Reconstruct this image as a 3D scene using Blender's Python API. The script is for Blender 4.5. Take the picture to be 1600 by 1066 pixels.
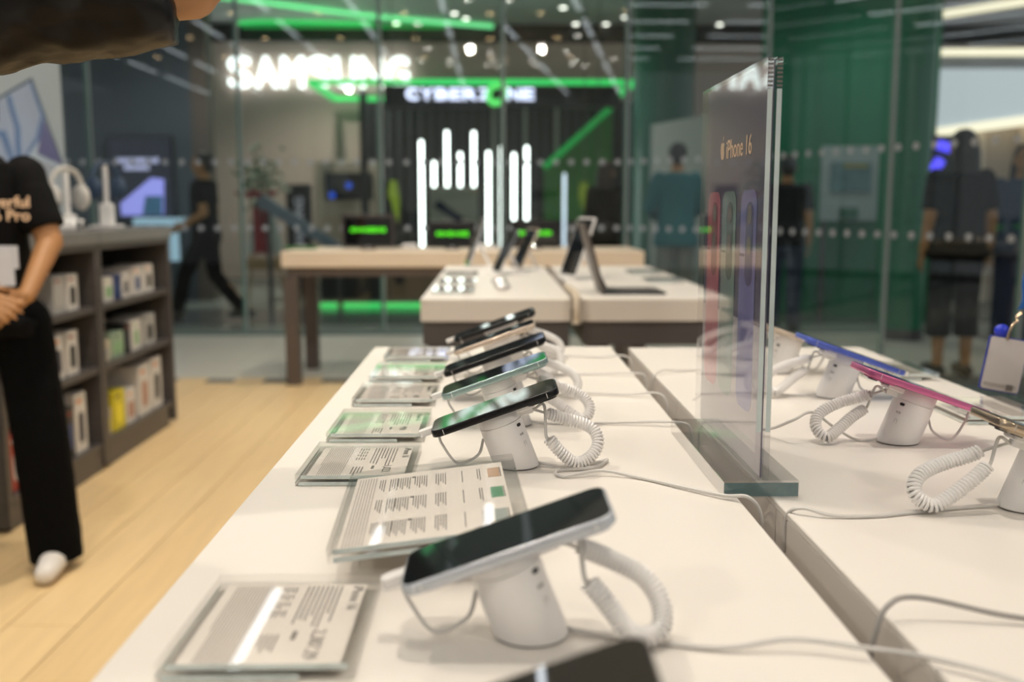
import bpy, bmesh, math, random
from mathutils import Vector, Matrix, Euler
R = math.radians
random.seed(7)
scene = bpy.context.scene
for o in list(bpy.data.objects):
    bpy.data.objects.remove(o, do_unlink=True)
col = scene.collection

# ------------------------------------------------------------------ camera, world, exposure
F, PITCH, YAW, CAMZ = 1556.0, R(7.65), R(1.03), 1.19
cam_d = bpy.data.cameras.new('camera')
cam = bpy.data.objects.new('camera', cam_d); col.objects.link(cam)
cam.location = (0, 0, CAMZ)
cam.rotation_euler = (R(90) - PITCH, 0, -YAW)
cam_d.sensor_fit = 'HORIZONTAL'; cam_d.sensor_width = 36.0
cam_d.lens = 36.0 * F / 1600.0
cam_d.clip_start = 0.05; cam_d.clip_end = 200
cam_d.dof.use_dof = True; cam_d.dof.focus_distance = 1.08; cam_d.dof.aperture_fstop = 3.6
scene.camera = cam
scene.view_settings.view_transform = 'Standard'
scene.view_settings.look = 'None'
scene.view_settings.gamma = 1.0
scene.view_settings.use_curve_mapping = False
scene.view_settings.exposure = -0.08
scene.cycles.transparent_max_bounces = 32

world = bpy.data.worlds.new('world'); scene.world = world
world.use_nodes = True
wb = world.node_tree.nodes['Background']
wb.inputs[0].default_value = (0.92, 0.96, 1.0, 1); wb.inputs[1].default_value = 0.45

def spot(name, loc, energy, size=120, blend=.6, rad=.04, colr=(1, .92, .82), target=None):
    l = bpy.data.lights.new(name, 'SPOT'); l.energy = energy; l.spot_size = R(size); l.spot_blend = blend
    l.shadow_soft_size = rad; l.color = colr
    o = bpy.data.objects.new(name, l); col.objects.link(o); o.location = loc
    if target:
        o.rotation_euler = (Vector(target) - Vector(loc)).to_track_quat('-Z', 'Y').to_euler()
    return o
WARM = (1, .90, .77); COOL = (.93, .97, 1)
CEIL = 3.6
# ceiling spotlights of the shop (their fixtures are built with the ceiling)
SHOP_SPOTS = [(.10, 1.0, 92), (.62, 1.7, 14), (-1.0, 3.0, 160), (.25, 4.0, 70), (-1.2, 1.7, 95), (-.3, 6.6, 150), (-1.0, 5.0, 60)]
for x, y, e in SHOP_SPOTS:
    spot('ceiling_or_fill_spot', (x, y, CEIL - .06), e, 110, .7, .035, WARM)
# added fill spots, unseen, aimed along the shop to brighten upright faces
for x, y, e, tg in [(-2.9, -1.9, 135, (-.3, 2.6, .8)), (2.5, -1.9, 125, (.4, 2.6, .8)), (-.35, 3.3, 170, (-.4, 6.8, .75))]:
    spot('ceiling_or_fill_spot', (x, y, CEIL - .08), e, 70, .8, .05, WARM, tg)
# downlights of the mall walkway
for x, y, e in [(-3.5, 11.6, 90), (.5, 12.2, 80), (3.2, 9.6, 80), (-2.6, 15.2, 230), (3.2, 14.5, 40)]:
    spot('mall_spot_lamp', (x, y, 3.95), e, 130, .7, .06, (1, .95, .88))

# ------------------------------------------------------------------ pixel <-> place
fw = Vector((math.sin(YAW) * math.cos(PITCH), math.cos(YAW) * math.cos(PITCH), -math.sin(PITCH)))
rt = Vector((math.cos(YAW), -math.sin(YAW), 0)); upv = rt.cross(fw)
CP = Vector((0, 0, CAMZ))
def ray(x, y): return fw * F + rt * (x - 800) + upv * (533 - y)
def at(x, y, Y): d = ray(x, y); return CP + d * (Y / d.y)
def onz(x, y, z): d = ray(x, y); return CP + d * ((z - CAMZ) / d.z)

# ------------------------------------------------------------------ materials
MATS = {}
def mk(name, c, rough=.5, metal=0, noise=.0, scale=8, bump=0, bscale=None, emit=0, emc=None, spec=.5, coat=0, stretch=None, sheen=0):
    if name in MATS: return MATS[name]
    m = bpy.data.materials.new(name); m.use_nodes = True; MATS[name] = m
    nt = m.node_tree; b = nt.nodes['Principled BSDF']
    c4 = (*c, 1)
    b.inputs['Base Color'].default_value = c4; b.inputs['Roughness'].default_value = rough
    b.inputs['Metallic'].default_value = metal; b.inputs['Specular IOR Level'].default_value = spec
    b.inputs['Coat Weight'].default_value = coat; b.inputs['Coat Roughness'].default_value = .05
    if sheen: b.inputs['Sheen Weight'].default_value = sheen
    if emit:
        b.inputs['Emission Color'].default_value = (*(emc or c), 1); b.inputs['Emission Strength'].default_value = emit
    if noise or bump:
        tc = nt.nodes.new('ShaderNodeTexCoord'); mp = nt.nodes.new('ShaderNodeMapping')
        nt.links.new(tc.outputs['Object'], mp.inputs[0])
        if stretch: mp.inputs['Scale'].default_value = stretch
        n = nt.nodes.new('ShaderNodeTexNoise'); n.inputs['Scale'].default_value = scale; n.inputs['Detail'].default_value = 5
        nt.links.new(mp.outputs[0], n.inputs['Vector'])
        if noise:
            r = nt.nodes.new('ShaderNodeMix'); r.data_type = 'RGBA'
            r.inputs[6].default_value = (*[v * (1 - noise) for v in c], 1)
            r.inputs[7].default_value = (*[min(1, v * (1 + noise)) for v in c], 1)
            nt.links.new(n.outputs[0], r.inputs[0]); nt.links.new(r.outputs[2], b.inputs['Base Color'])
        if bump:
            n2 = n
            if bscale:
                n2 = nt.nodes.new('ShaderNodeTexNoise'); n2.inputs['Scale'].default_value = bscale
                nt.links.new(mp.outputs[0], n2.inputs['Vector'])
            bp = nt.nodes.new('ShaderNodeBump'); bp.inputs['Strength'].default_value = bump; bp.inputs['Distance'].default_value = .01
            nt.links.new(n2.outputs[0], bp.inputs['Height']); nt.links.new(bp.outputs[0], b.inputs['Normal'])
    return m
def clear(name, tint, ior=1.49, rough=.0):
    m = bpy.data.materials.new(name); m.use_nodes = True; MATS[name] = m
    nt = m.node_tree; nt.nodes.remove(nt.nodes['Principled BSDF']); out = nt.nodes['Material Output']
    t = nt.nodes.new('ShaderNodeBsdfTransparent'); t.inputs[0].default_value = (*tint, 1)
    g = nt.nodes.new('ShaderNodeBsdfGlossy'); g.inputs['Roughness'].default_value = rough
    fr = nt.nodes.new('ShaderNodeFresnel'); ge = nt.nodes.new('ShaderNodeNewGeometry')
    mr = nt.nodes.new('ShaderNodeMapRange'); mr.inputs['To Min'].default_value = ior; mr.inputs['To Max'].default_value = 1 / ior
    nt.links.new(ge.outputs['Backfacing'], mr.inputs['Value']); nt.links.new(mr.outputs[0], fr.inputs[0])   # same reflectance entering and leaving the sheet
    mx = nt.nodes.new('ShaderNodeMixShader')
    nt.links.new(fr.outputs[0], mx.inputs[0]); nt.links.new(t.outputs[0], mx.inputs[1]); nt.links.new(g.outputs[0], mx.inputs[2])
    nt.links.new(mx.outputs[0], out.inputs[0])
    return m
def lamp(name, c, s): return mk(name, c, .4, emit=s, emc=c)
clear('glass_pane', (.90, .94, .925), 1.5)
clear('acrylic', (.99, .99, .985), 1.30); clear('poster_acrylic', (.985, .985, .985), 1.49)
mk('acrylic_edge_glint', (.55, .62, .60), .08, noise=.5, scale=40, spec=.8)  # glints painted into the colour of the clear acrylic edges
m = mk('solid_acrylic', (.90, .97, .95), .0); b = m.node_tree.nodes['Principled BSDF']
b.inputs['Transmission Weight'].default_value = 1; b.inputs['IOR'].default_value = 1.49
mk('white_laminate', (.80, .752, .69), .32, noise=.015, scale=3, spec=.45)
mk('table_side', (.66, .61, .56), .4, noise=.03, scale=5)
mk('dark_metal', (.075, .068, .068), .45, noise=.15, scale=12)
mk('brown_metal', (.095, .075, .065), .45, noise=.15, scale=12)
mk('light_wood', (.76, .64, .50), .4, noise=.12, scale=6, stretch=(.6, 8, 8))
mk('cabinet', (.075, .066, .062), .42, noise=.25, scale=5, stretch=(3, .6, 12))
mk('cabinet_in', (.035, .030, .028), .5, noise=.2, scale=9)
mk('cabinet_top', (.17, .165, .16), .35, noise=.1, scale=6)
mk('white_plastic', (.84, .82, .80), .35, noise=.01, scale=20)
mk('grey_cable', (.62, .60, .57), .45, noise=.02, scale=20)
mk('black_plastic', (.012, .012, .013), .4, noise=.2, scale=20)
mk('screen_glass', (.006, .007, .008), .03, noise=.1, scale=6, spec=.9)
mk('paper', (.82, .76, .70), .7, noise=.02, scale=30)
mk('ink', (.16, .145, .135), .7, noise=.1, scale=40)
mk('ink_light', (.40, .365, .335), .7, noise=.1, scale=40)
mk('chrome', (.75, .75, .76), .15, 1, noise=.05, scale=9)
mk('skin', (.43, .21, .085), .5, noise=.08, scale=14, bump=.05)
mk('skin_brown', (.46, .24, .13), .5, noise=.08, scale=14, bump=.05)
mk('hair_black', (.010, .009, .009), .45, noise=.4, scale=60, bump=.4, stretch=(6, 6, 1))
mk('hair_brown', (.035, .018, .011), .45, noise=.4, scale=60, bump=.4, stretch=(6, 6, 1))
mk('black_cloth', (.0045, .0043, .0045), .85, noise=.25, scale=30, bump=.1, spec=.15)
mk('black_satin', (.0035, .0026, .0020), .40, noise=.3, scale=5, bump=.5, bscale=14, stretch=(1.6, .5, 1.2), spec=.32)
mk('black_pants', (.0028, .0028, .003), .9, noise=.25, scale=30, bump=.1, spec=.1)
mk('teal_cloth', (.008, .13, .15), .75, noise=.2, scale=30, bump=.15)
mk('blue_cloth', (.02, .05, .11), .8, noise=.3, scale=18, bump=.15)
mk('denim', (.018, .028, .065), .85, noise=.3, scale=40, bump=.2)
mk('grey_pants', (.20, .20, .18), .8, noise=.15, scale=20)
mk('white_shoe', (.72, .68, .64), .55, noise=.04, scale=20)
mk('black_shoe', (.012, .012, .012), .4, noise=.2, scale=20)
mk('eye_dark', (.01, .008, .007), .2, noise=.1)
mk('lips', (.35, .12, .09), .5, noise=.1)
mk('gold_print', (.85, .58, .38), .5, noise=.05, emit=0)
mk('ceiling_paint', (.78, .78, .77), .8, noise=.04, scale=3)
mk('mall_ceiling', (.60, .60, .62), .7, noise=.06, scale=2)
mk('oak', (.76, .55, .285), .38, noise=.16, scale=3.5, stretch=(9, .7, 1), bump=.03)
mk('oak_b', (.77, .56, .295), .38, noise=.14, scale=3.5, stretch=(9, .7, 1), bump=.03)
mk('oak_c', (.745, .535, .277), .38, noise=.16, scale=3.5, stretch=(9, .7, 1), bump=.03)
mk('grey_tile', (.60, .58, .50), .3, noise=.08, scale=4)
mk('mall_tile', (.30, .33, .30), .18, noise=.1, scale=3)
mk('mall_tile_dark', (.085, .095, .10), .16, noise=.15, scale=3)
mk('grout', (.16, .15, .13), .8, noise=.1)
mk('light_blue_wall', (.47, .54, .58), .6, noise=.03, scale=3)
mk('slate_wall', (.10, .125, .15), .6, noise=.12, scale=1.4)
mk('beige_wall', (.58, .45, .38), .6, noise=.05, scale=1.2)
mk('brown_wall', (.15, .12, .10), .6, noise=.1, scale=1.5)
mk('pale_fixture', (.45, .37, .29), .6, noise=.04, scale=2)
mk('black_wall', (.016, .018, .020), .45, noise=.3, scale=3)
mk('slat_grey', (.045, .048, .055), .5, noise=.2, scale=4)
mk('green_wall', (.004, .16, .075), .28, noise=.35, scale=1.5, stretch=(3, 3, .4))
mk('green_dark', (.003, .10, .05), .3, noise=.35, scale=2)
mk('green_panel', (.03, .16, .03), .5, noise=.3, scale=2)
mk('grey_panel', (.32, .34, .30), .6, noise=.05, scale=2)
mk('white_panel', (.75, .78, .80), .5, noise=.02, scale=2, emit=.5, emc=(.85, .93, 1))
lamp('sign_white', (.97, 1, 1), 2.6); lamp('sign_violet', (.72, .74, 1), 2.2); lamp('sign_green', (.12, .80, .16), 1.1)
lamp('led_green', (.05, .75, .17), .9); lamp('led_green_dim', (.02, .42, .09), .45); lamp('led_mint', (.22, .95, .38), 1.0)
lamp('tube_white', (.96, 1, .97), 6); lamp('tube_blue', (.75, .84, 1), 1.5)
lamp('linear_white', (.88, .94, 1), 4.6); lamp('down_white', (1, .95, .86), 30); lamp('down_amber', (1, .72, .38), 16)
lamp('mall_white', (1, .95, .86), 7); lamp('warm_strip', (1, .88, .66), 1.25)
lamp('screen_green', (.08, .75, .01), .8); lamp('screen_violet', (.36, .36, .95), .75); lamp('screen_blue', (.02, .12, .9), .5)
lamp('screen_pale', (.62, .62, .95), .5); lamp('lightbox_blue', (.42, .62, .78), .55); lamp('neon_blue', (.10, .08, 1), 1.5)

# ------------------------------------------------------------------ mesh builder
class MB:
    def __init__(s): s.v = []; s.f = []
    def add(s, vs, fs):
        o = len(s.v); s.v += [tuple(v) for v in vs]; s.f += [tuple(i + o for i in f) for f in fs]; return s
    def box(s, a, b):
        x0, y0, z0 = a; x1, y1, z1 = b
        return s.add([(x0, y0, z0), (x1, y0, z0), (x1, y1, z0), (x0, y1, z0), (x0, y0, z1), (x1, y0, z1), (x1, y1, z1), (x0, y1, z1)],
                     [(0, 3, 2, 1), (4, 5, 6, 7), (0, 1, 5, 4), (1, 2, 6, 5), (2, 3, 7, 6), (3, 0, 4, 7)])
    def cbox(s, c, d): return s.box([c[i] - d[i] / 2 for i in range(3)], [c[i] + d[i] / 2 for i in range(3)])
    def bbox(s, a, b, e=.003):
        # chamfered box
        rings = []
        x0, y0, z0 = a; x1, y1, z1 = b
        for z, k in ((z0, e), (z0 + e, 0), (z1 - e, 0), (z1, e)):
            rings.append([(x0 + k + e, y0 + k, z), (x1 - k - e, y0 + k, z), (x1 - k, y0 + k + e, z), (x1 - k, y1 - k - e, z),
                          (x1 - k - e, y1 - k, z), (x0 + k + e, y1 - k, z), (x0 + k, y1 - k - e, z), (x0 + k, y0 + k + e, z)])
        return s.loft(rings)
    def loft(s, rings, cap=True):
        n = len(rings[0]); o = len(s.v)
        for r in rings: s.v += [tuple(p) for p in r]
        for i in range(len(rings) - 1):
            for j in range(n):
                k = (j + 1) % n
                s.f.append((o + i * n + j, o + i * n + k, o + (i + 1) * n + k, o + (i + 1) * n + j))
        if cap:
            s.f.append(tuple(o + j for j in reversed(range(n))))
            s.f.append(tuple(o + (len(rings) - 1) * n + j for j in range(n)))
        return s
    def prism(s, poly, h0, h1, f=lambda u, v, h: (u, v, h)):
        return s.loft([[f(u, v, h0) for u, v in poly], [f(u, v, h1) for u, v in poly]])
    def cone(s, p0, r0, p1, r1, n=16, caps=True):
        p0 = Vector(p0); p1 = Vector(p1); d = (p1 - p0).normalized(); a = d.orthogonal().normalized(); b2 = d.cross(a)
        ring = lambda p, r: [p + (a * math.cos(t) + b2 * math.sin(t)) * r for t in [2 * math.pi * i / n for i in range(n)]]
        return s.loft([ring(p0, r0), ring(p1, r1)], caps)
    def capsule(s, p0, r0, p1, r1, n=14, m=4):
        p0 = Vector(p0); p1 = Vector(p1); d = (p1 - p0)
        d = d.normalized() if d.length > 1e-6 else Vector((0, 0, 1))
        a = d.orthogonal().normalized(); b2 = d.cross(a); rings = []
        for i in range(m):
            t = math.pi / 2 * (1 - (i + .15) / m); rings.append((p0 - d * r0 * math.sin(t), r0 * math.cos(t)))
        rings.append((p0, r0)); rings.append((p1, r1))
        for i in range(m):
            t = math.pi / 2 * (i + .85) / m; rings.append((p1 + d * r1 * math.sin(t), r1 * math.cos(t)))
        return s.loft([[p + (a * math.cos(q) + b2 * math.sin(q)) * r for q in [2 * math.pi * j / n for j in range(n)]] for p, r in rings])
    def ell(s, c, r, n=18, m=10):
        rings = []
        for i in range(m + 1):
            t = -math.pi / 2 + math.pi * (i + .12 * (i == 0) - .12 * (i == m)) / m
            rings.append([(c[0] + r[0] * math.cos(t) * math.cos(q), c[1] + r[1] * math.cos(t) * math.sin(q), c[2] + r[2] * math.sin(t))
                          for q in [2 * math.pi * j / n for j in range(n)]])
        return s.loft(rings)
    def tube(s, pts, r, n=8, closed=False):
        pts = [Vector(p) for p in pts]; N = len(pts); rings = []; a = None
        for i, p in enumerate(pts):
            t = (pts[min(i + 1, N - 1)] - pts[max(i - 1, 0)]).normalized()
            if a is None: a = t.orthogonal().normalized()
            a = (a - t * a.dot(t)).normalized(); b2 = t.cross(a)
            rr = r[i] if isinstance(r, (list, tuple)) else r
            rings.append([p + (a * math.cos(q) + b2 * math.sin(q)) * rr for q in [2 * math.pi * j / n for j in range(n)]])
        return s.loft(rings)
    def xf(s, M):
        s.v = [tuple(M @ Vector(v)) for v in s.v]; return s
    def build(s, name, mat, parent=None, smooth=False, org=(0, 0, 0), auto=None):
        me = bpy.data.meshes.new(name)
        me.from_pydata([(v[0] - org[0], v[1] - org[1], v[2] - org[2]) for v in s.v], [], s.f)
        bm = bmesh.new(); bm.from_mesh(me); bmesh.ops.recalc_face_normals(bm, faces=bm.faces); bm.to_mesh(me); bm.free()
        me.materials.append(MATS[mat])
        if smooth:
            me.polygons.foreach_set('use_smooth', [True] * len(me.polygons))
            try: me.set_sharp_from_angle(angle=R(auto or 40))
            except Exception: pass
        o = bpy.data.objects.new(name, me); col.objects.link(o)
        if parent is not None: o.parent = parent
        else: o.location = org
        return o
def tag(o, label=None, cat=None, group=None, kind=None):
    if label: o['label'] = label
    if cat: o['category'] = cat
    if group: o['group'] = group
    if kind: o['kind'] = kind
    return o
def thing(name, label, cat, loc=(0, 0, 0), rz=0, group=None):
    o = bpy.data.objects.new(name, None); col.objects.link(o); o.location = loc; o.rotation_euler = (0, 0, rz)
    o.empty_display_size = .05
    return tag(o, label, cat, group)
def copy_tree(o, parent=None):
    c = o.copy(); col.objects.link(c); c.parent = parent
    for ch in list(o.children): copy_tree(ch, c)
    return c
def catmull(P, k=10):
    P = [Vector(p) for p in P]; Q = [P[0] * 2 - P[1]] + P + [P[-1] * 2 - P[-2]]; out = []
    for i in range(1, len(Q) - 2):
        for j in range(k):
            t = j / k; a, b2, c, d = Q[i - 1], Q[i], Q[i + 1], Q[i + 2]
            out.append(.5 * ((2 * b2) + (c - a) * t + (2 * a - 5 * b2 + 4 * c - d) * t * t + (3 * b2 - a - 3 * c + d) * t ** 3))
    return out + [P[-1]]
def rrect(w, h, r, n=5, cx=0, cy=0):
    out = []
    for sx, sy, a0 in ((1, 1, 0), (-1, 1, 90), (-1, -1, 180), (1, -1, 270)):
        for i in range(n + 1):
            a = R(a0 + 90 * i / n); out.append((cx + sx * (w / 2 - r) + r * math.cos(a), cy + sy * (h / 2 - r) + r * math.sin(a)))
    return out
def text_mesh(txt, size, extrude=.0005, offset=0, align='LEFT', sx=1.0):
    c = bpy.data.curves.new('lettering', 'FONT'); c.body = txt; c.size = size; c.extrude = extrude; c.offset = offset
    c.align_x = align; c.resolution_u = 4
    o = bpy.data.objects.new('lettering', c); col.objects.link(o)
    dg = bpy.context.evaluated_depsgraph_get(); me = bpy.data.meshes.new_from_object(o.evaluated_get(dg))
    bpy.data.objects.remove(o); bpy.data.curves.remove(c)
    if sx != 1.0: me.transform(Matrix.Diagonal((sx, 1, 1, 1)))
    return me
def put_text(name, txt, size, mat, parent, M, **kw):
    me = text_mesh(txt, size, **kw); me.transform(M); me.materials.clear(); me.materials.append(MATS[mat])
    o = bpy.data.objects.new(name, me); col.objects.link(o); o.parent = parent; return o
XZ = Matrix.Rotation(R(90), 4, 'X')      # text standing up, facing -Y

# ================================================================== SETTING
def struct(o): o['kind'] = 'structure'; return o
# shop floor: sub floor with planks, grey tiles by the glass, mall tiles beyond
fl = struct(MB().box((-9, -4, -.06), (9, 27, -.006)).build('floor', 'grout'))
pl = []
for k in range(3):
    pl.append(MB().bbox((-.098, -.748, -.012), (.098, .748, 0), .0015).build('plank', ['oak', 'oak_b', 'oak_c'][k], fl))
used = [0, 0, 0]
for i in range(-13, 13):
    for j in range(-1, 5):
        k = random.randrange(3)
        y = -.0 + j * 1.5 + (.5 if i % 2 else 0) * 1.0
        x = i * .2 + .1
        ln = min(y + .75, 6.95) - (y - .75)
        if ln < .2: continue
        if not used[k]: o = pl[k]; used[k] = 1
        else: o = pl[k].copy(); col.objects.link(o)
        o.parent = fl; o.location = (x, y - .75 + ln / 2, 0); o.scale = (1, ln / 1.5, 1)
t0 = MB().bbox((-.398, -.398, -.012), (.398, .398, 0), .002).build('tile', 'grey_tile', fl); first = True
t1 = MB().bbox((-.398, -.398, -.012), (.398, .398, 0), .002).build('mall_tile', 'mall_tile', fl); f1 = True
t2 = MB().bbox((-.398, -.398, -.012), (.398, .398, 0), .002).build('dark_mall_tile', 'mall_tile_dark', fl); f2 = True
for i in range(-8, 6):
    for j in range(3):
        o = t0 if first else t0.copy()
        if not first: col.objects.link(o)
        first = False; o.parent = fl; o.location = (i * .8, 7.35 + j * .8, 0)
for i in range(-8, 7):
    for j in range(8):
        dark = j in (1, 2) or j > 6
        if dark: o = t2 if f2 else t2.copy(); nw = not f2; f2 = False
        else: o = t1 if f1 else t1.copy(); nw = not f1; f1 = False
        if nw: col.objects.link(o)
        o.parent = fl; o.location = (i * .8, 9.75 + j * .8, 0)

struct(MB().box((-8, -3, CEIL), (4.5, 9.4, CEIL + .05)).build('ceiling', 'ceiling_paint'))
struct(MB().box((-9, 9.4, 4.1), (9, 16.5, 4.15)).build('ceiling_mall', 'mall_ceiling'))
struct(MB().box((-9, 9.36, CEIL), (1.2, 9.44, 4.15)).build('trim_1', 'mall_ceiling'))
struct(MB().box((-9, 16.5, 3.82), (9, 16.6, 4.15)).build('trim_2', 'black_wall'))
# left partition wall of the shop with big print
wl = struct(MB().box((-2.36, 2.6, 0), (-2.28, 5.42, 2.75)).build('wall_left', 'light_blue_wall'))
struct(MB().box((-9, -3.1, 0), (5, -3.0, CEIL)).build('wall_back', 'ceiling_paint'))

# glass wall of faceted panes with rows of white dots
def gpt(px, Y): p = at(px, 400, Y); return (p.x, Y)
joints = [(-6.1, 9.3), (-4.95, 9.3)] + [gpt(150, 9.3), gpt(380, 9.3), gpt(597, 9.3), gpt(785, 9.3), gpt(975, 9.2), gpt(1190, 8.2), gpt(1383, 7.0), gpt(1597, 6.0), gpt(1800, 5.2)]
dotmesh = None
for n in range(len(joints) - 1):
    a, b2 = Vector(joints[n]), Vector(joints[n + 1]); L = (b2 - a).length; ang = math.atan2(b2.y - a.y, b2.x - a.x)
    w = MB().box((.006, -.006, .0), (L - .006, .006, CEIL)).build('window_%d' % (n + 1), 'glass_pane')
    struct(w); w.location = (a.x, a.y, 0); w.rotation_euler = (0, 0, ang)
    MB().box((-.014, -.012, 0), (.010, .014, CEIL)).build('joint_strip', mk('glass_edge', (.10, .20, .17), .25, noise=.2).name, w)
    MB().box((.012, -.012, 0), (.024, .012, CEIL)).build('seal_strip', mk('seal', (.34, .38, .38), .3, noise=.1).name, w)
    MB().box((0, -.02, 0), (L, .02, .035)).build('floor_channel', mk('channel', (.16, .22, .21), .3, noise=.1).name, w)
    k = int(L / .14)
    for r_ in range(2):
        for i in range(k):
            x = (i + .5) * L / k
            if dotmesh is None:
                d = MB().cone((0, -.0085, 0), .026, (0, -.0065, 0), .026, 14).build('dot', mk('frost_dot', (.46, .49, .53), .7, noise=.05).name, w)
                dotmesh = d.data
            else:
                d = bpy.data.objects.new('dot', dotmesh); col.objects.link(d); d.parent = w
            d.location = (x, 0, 1.60 if r_ == 0 else 1.0)

# ceiling lights of the shop: linear lamps in rows, round downlights between them
proto = None
for i in range(9):
    for j, y in enumerate((-2.9, -1.4, .4, 2.25, 4.1, 6.0, 7.85)):
        x = -5.95 + 1.07 * i
        if proto is None:
            proto = thing('linear_lamp', 'slim white linear ceiling lamp mirrored in the glass wall', 'lamp', group='linear lamps in rows on the shop ceiling')
            MB().box((-.045, 0, -.05), (.045, 1.4, 0)).build('housing', 'white_plastic', proto)
            MB().box((-.036, .015, -.056), (.036, 1.385, -.0505)).build('diffuser', 'linear_white', proto)
            o = proto
        else: o = copy_tree(proto)
        o.location = (x, y, CEIL)
def downlight_proto(label, group, em):
    t = thing('downlight', label, 'lamp', group=group)
    MB().cone((0, 0, -.012), .062, (0, 0, 0), .07, 20).build('trim_ring', 'white_plastic', t)
    MB().cone((0, 0, -.016), .045, (0, 0, -.0122), .045, 20).build('lens', em, t)
    return t
dp = downlight_proto('round amber downlight set between the linear ceiling lamps', 'amber downlights on the shop ceiling', 'down_amber'); n = 0
for i in range(8):
    for y in (2.02, 3.88, 5.72):
        o = dp if n == 0 else copy_tree(dp); n += 1; o.location = (-5.4 + 1.07 * i, y, CEIL)
dp = downlight_proto('round bright white spot downlight above the display counters', 'white spot downlights on the shop ceiling', 'down_white'); n = 0
for x, y in [(a, b2) for a, b2, c in SHOP_SPOTS] + [(-2.9, -1.9), (2.5, -1.9), (-.35, 3.3), (-.72, 1.2), (-.72, 1.75), (-.1, 1.25), (.0, 1.75), (-.05, 2.6), (1.25, 1.25), (1.2, 2.2), (2.0, .9), (2.15, 1.75), (-3.3, 1.0), (-2.4, 1.1), (-4.3, 1.2)]:  # includes made-up fixtures for the added fill spots aimed along the shop
    o = dp if n == 0 else copy_tree(dp); n += 1; o.location = (x, y, CEIL)

# ================================================================== COUNTERS
TOP = .90
def counter(name, label, x0, x1, y0, y1, seams=()):
    org = ((x0 + x1) / 2, (y0 + y1) / 2, 0); t = thing(name, label, 'counter', org, group='white display counters in two parallel strips')
    MB().bbox((x0, y0, TOP - .008), (x1, y1, TOP), .0012).build('top', 'white_laminate', t, org=org)
    e = .004
    ys = [y0 + e] + list(seams) + [y1 - e]
    for i in range(len(ys) - 1):
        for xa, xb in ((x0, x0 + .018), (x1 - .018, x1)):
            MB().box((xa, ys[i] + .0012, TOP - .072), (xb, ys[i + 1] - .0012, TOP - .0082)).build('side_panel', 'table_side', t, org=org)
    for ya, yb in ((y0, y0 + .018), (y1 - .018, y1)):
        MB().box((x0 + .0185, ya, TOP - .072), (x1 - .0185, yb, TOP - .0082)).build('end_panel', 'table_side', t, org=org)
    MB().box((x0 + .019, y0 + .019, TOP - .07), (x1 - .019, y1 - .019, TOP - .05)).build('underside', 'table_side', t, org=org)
    MB().box((x0 + .006, y0 + .01, TOP - .15), (x1 - .006, y1 - .01, TOP - .0725)).build('apron', 'dark_metal', t, org=org)
    for sx in (0, 1):
        for sy in (0, 1):
            xa = x0 + .02 if sx == 0 else x1 - .09; ya = y0 + .03 if sy == 0 else y1 - .10
            MB().box((xa, ya, 0), (xa + .07, ya + .07, TOP - .1505)).build('leg', 'dark_metal', t, org=org)
    return t
counter('display_counter', 'white counter strip carrying phones beside the oak floor aisle', -.25, .245, -.25, 2.07, (.3, .93, 1.5))
counter('display_counter', 'white counter strip carrying pink and blue phones by the badge', .28, .765, -.25, 2.05, (.3, .93, .955, 1.5))
counter('display_counter', 'far white counter strip crowded with glinting stands near oak table', -.235, .245, 3.165, 4.95)
counter('display_counter', 'far white counter strip carrying a black tablet with keyboard', .28, .765, 3.165, 4.95)
# cable bundle hanging in the gap of the far counters
MB().tube(catmull([(.2625, 3.6, TOP + .004), (.2625, 3.3, TOP + .012), (.2625, 3.17, TOP + .01), (.262, 3.135, TOP - .03), (.262, 3.135, TOP - .075)], 6), [.012] * 6 * 4 + [.016], 8)\
    .build('cable_bundle', mk('tan_cable', (.50, .42, .32), .6, noise=.15, scale=30).name, smooth=True)
tag(bpy.data.objects['cable_bundle'], 'beige cable bundle hanging down the gap of the far counters', 'cable')

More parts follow.
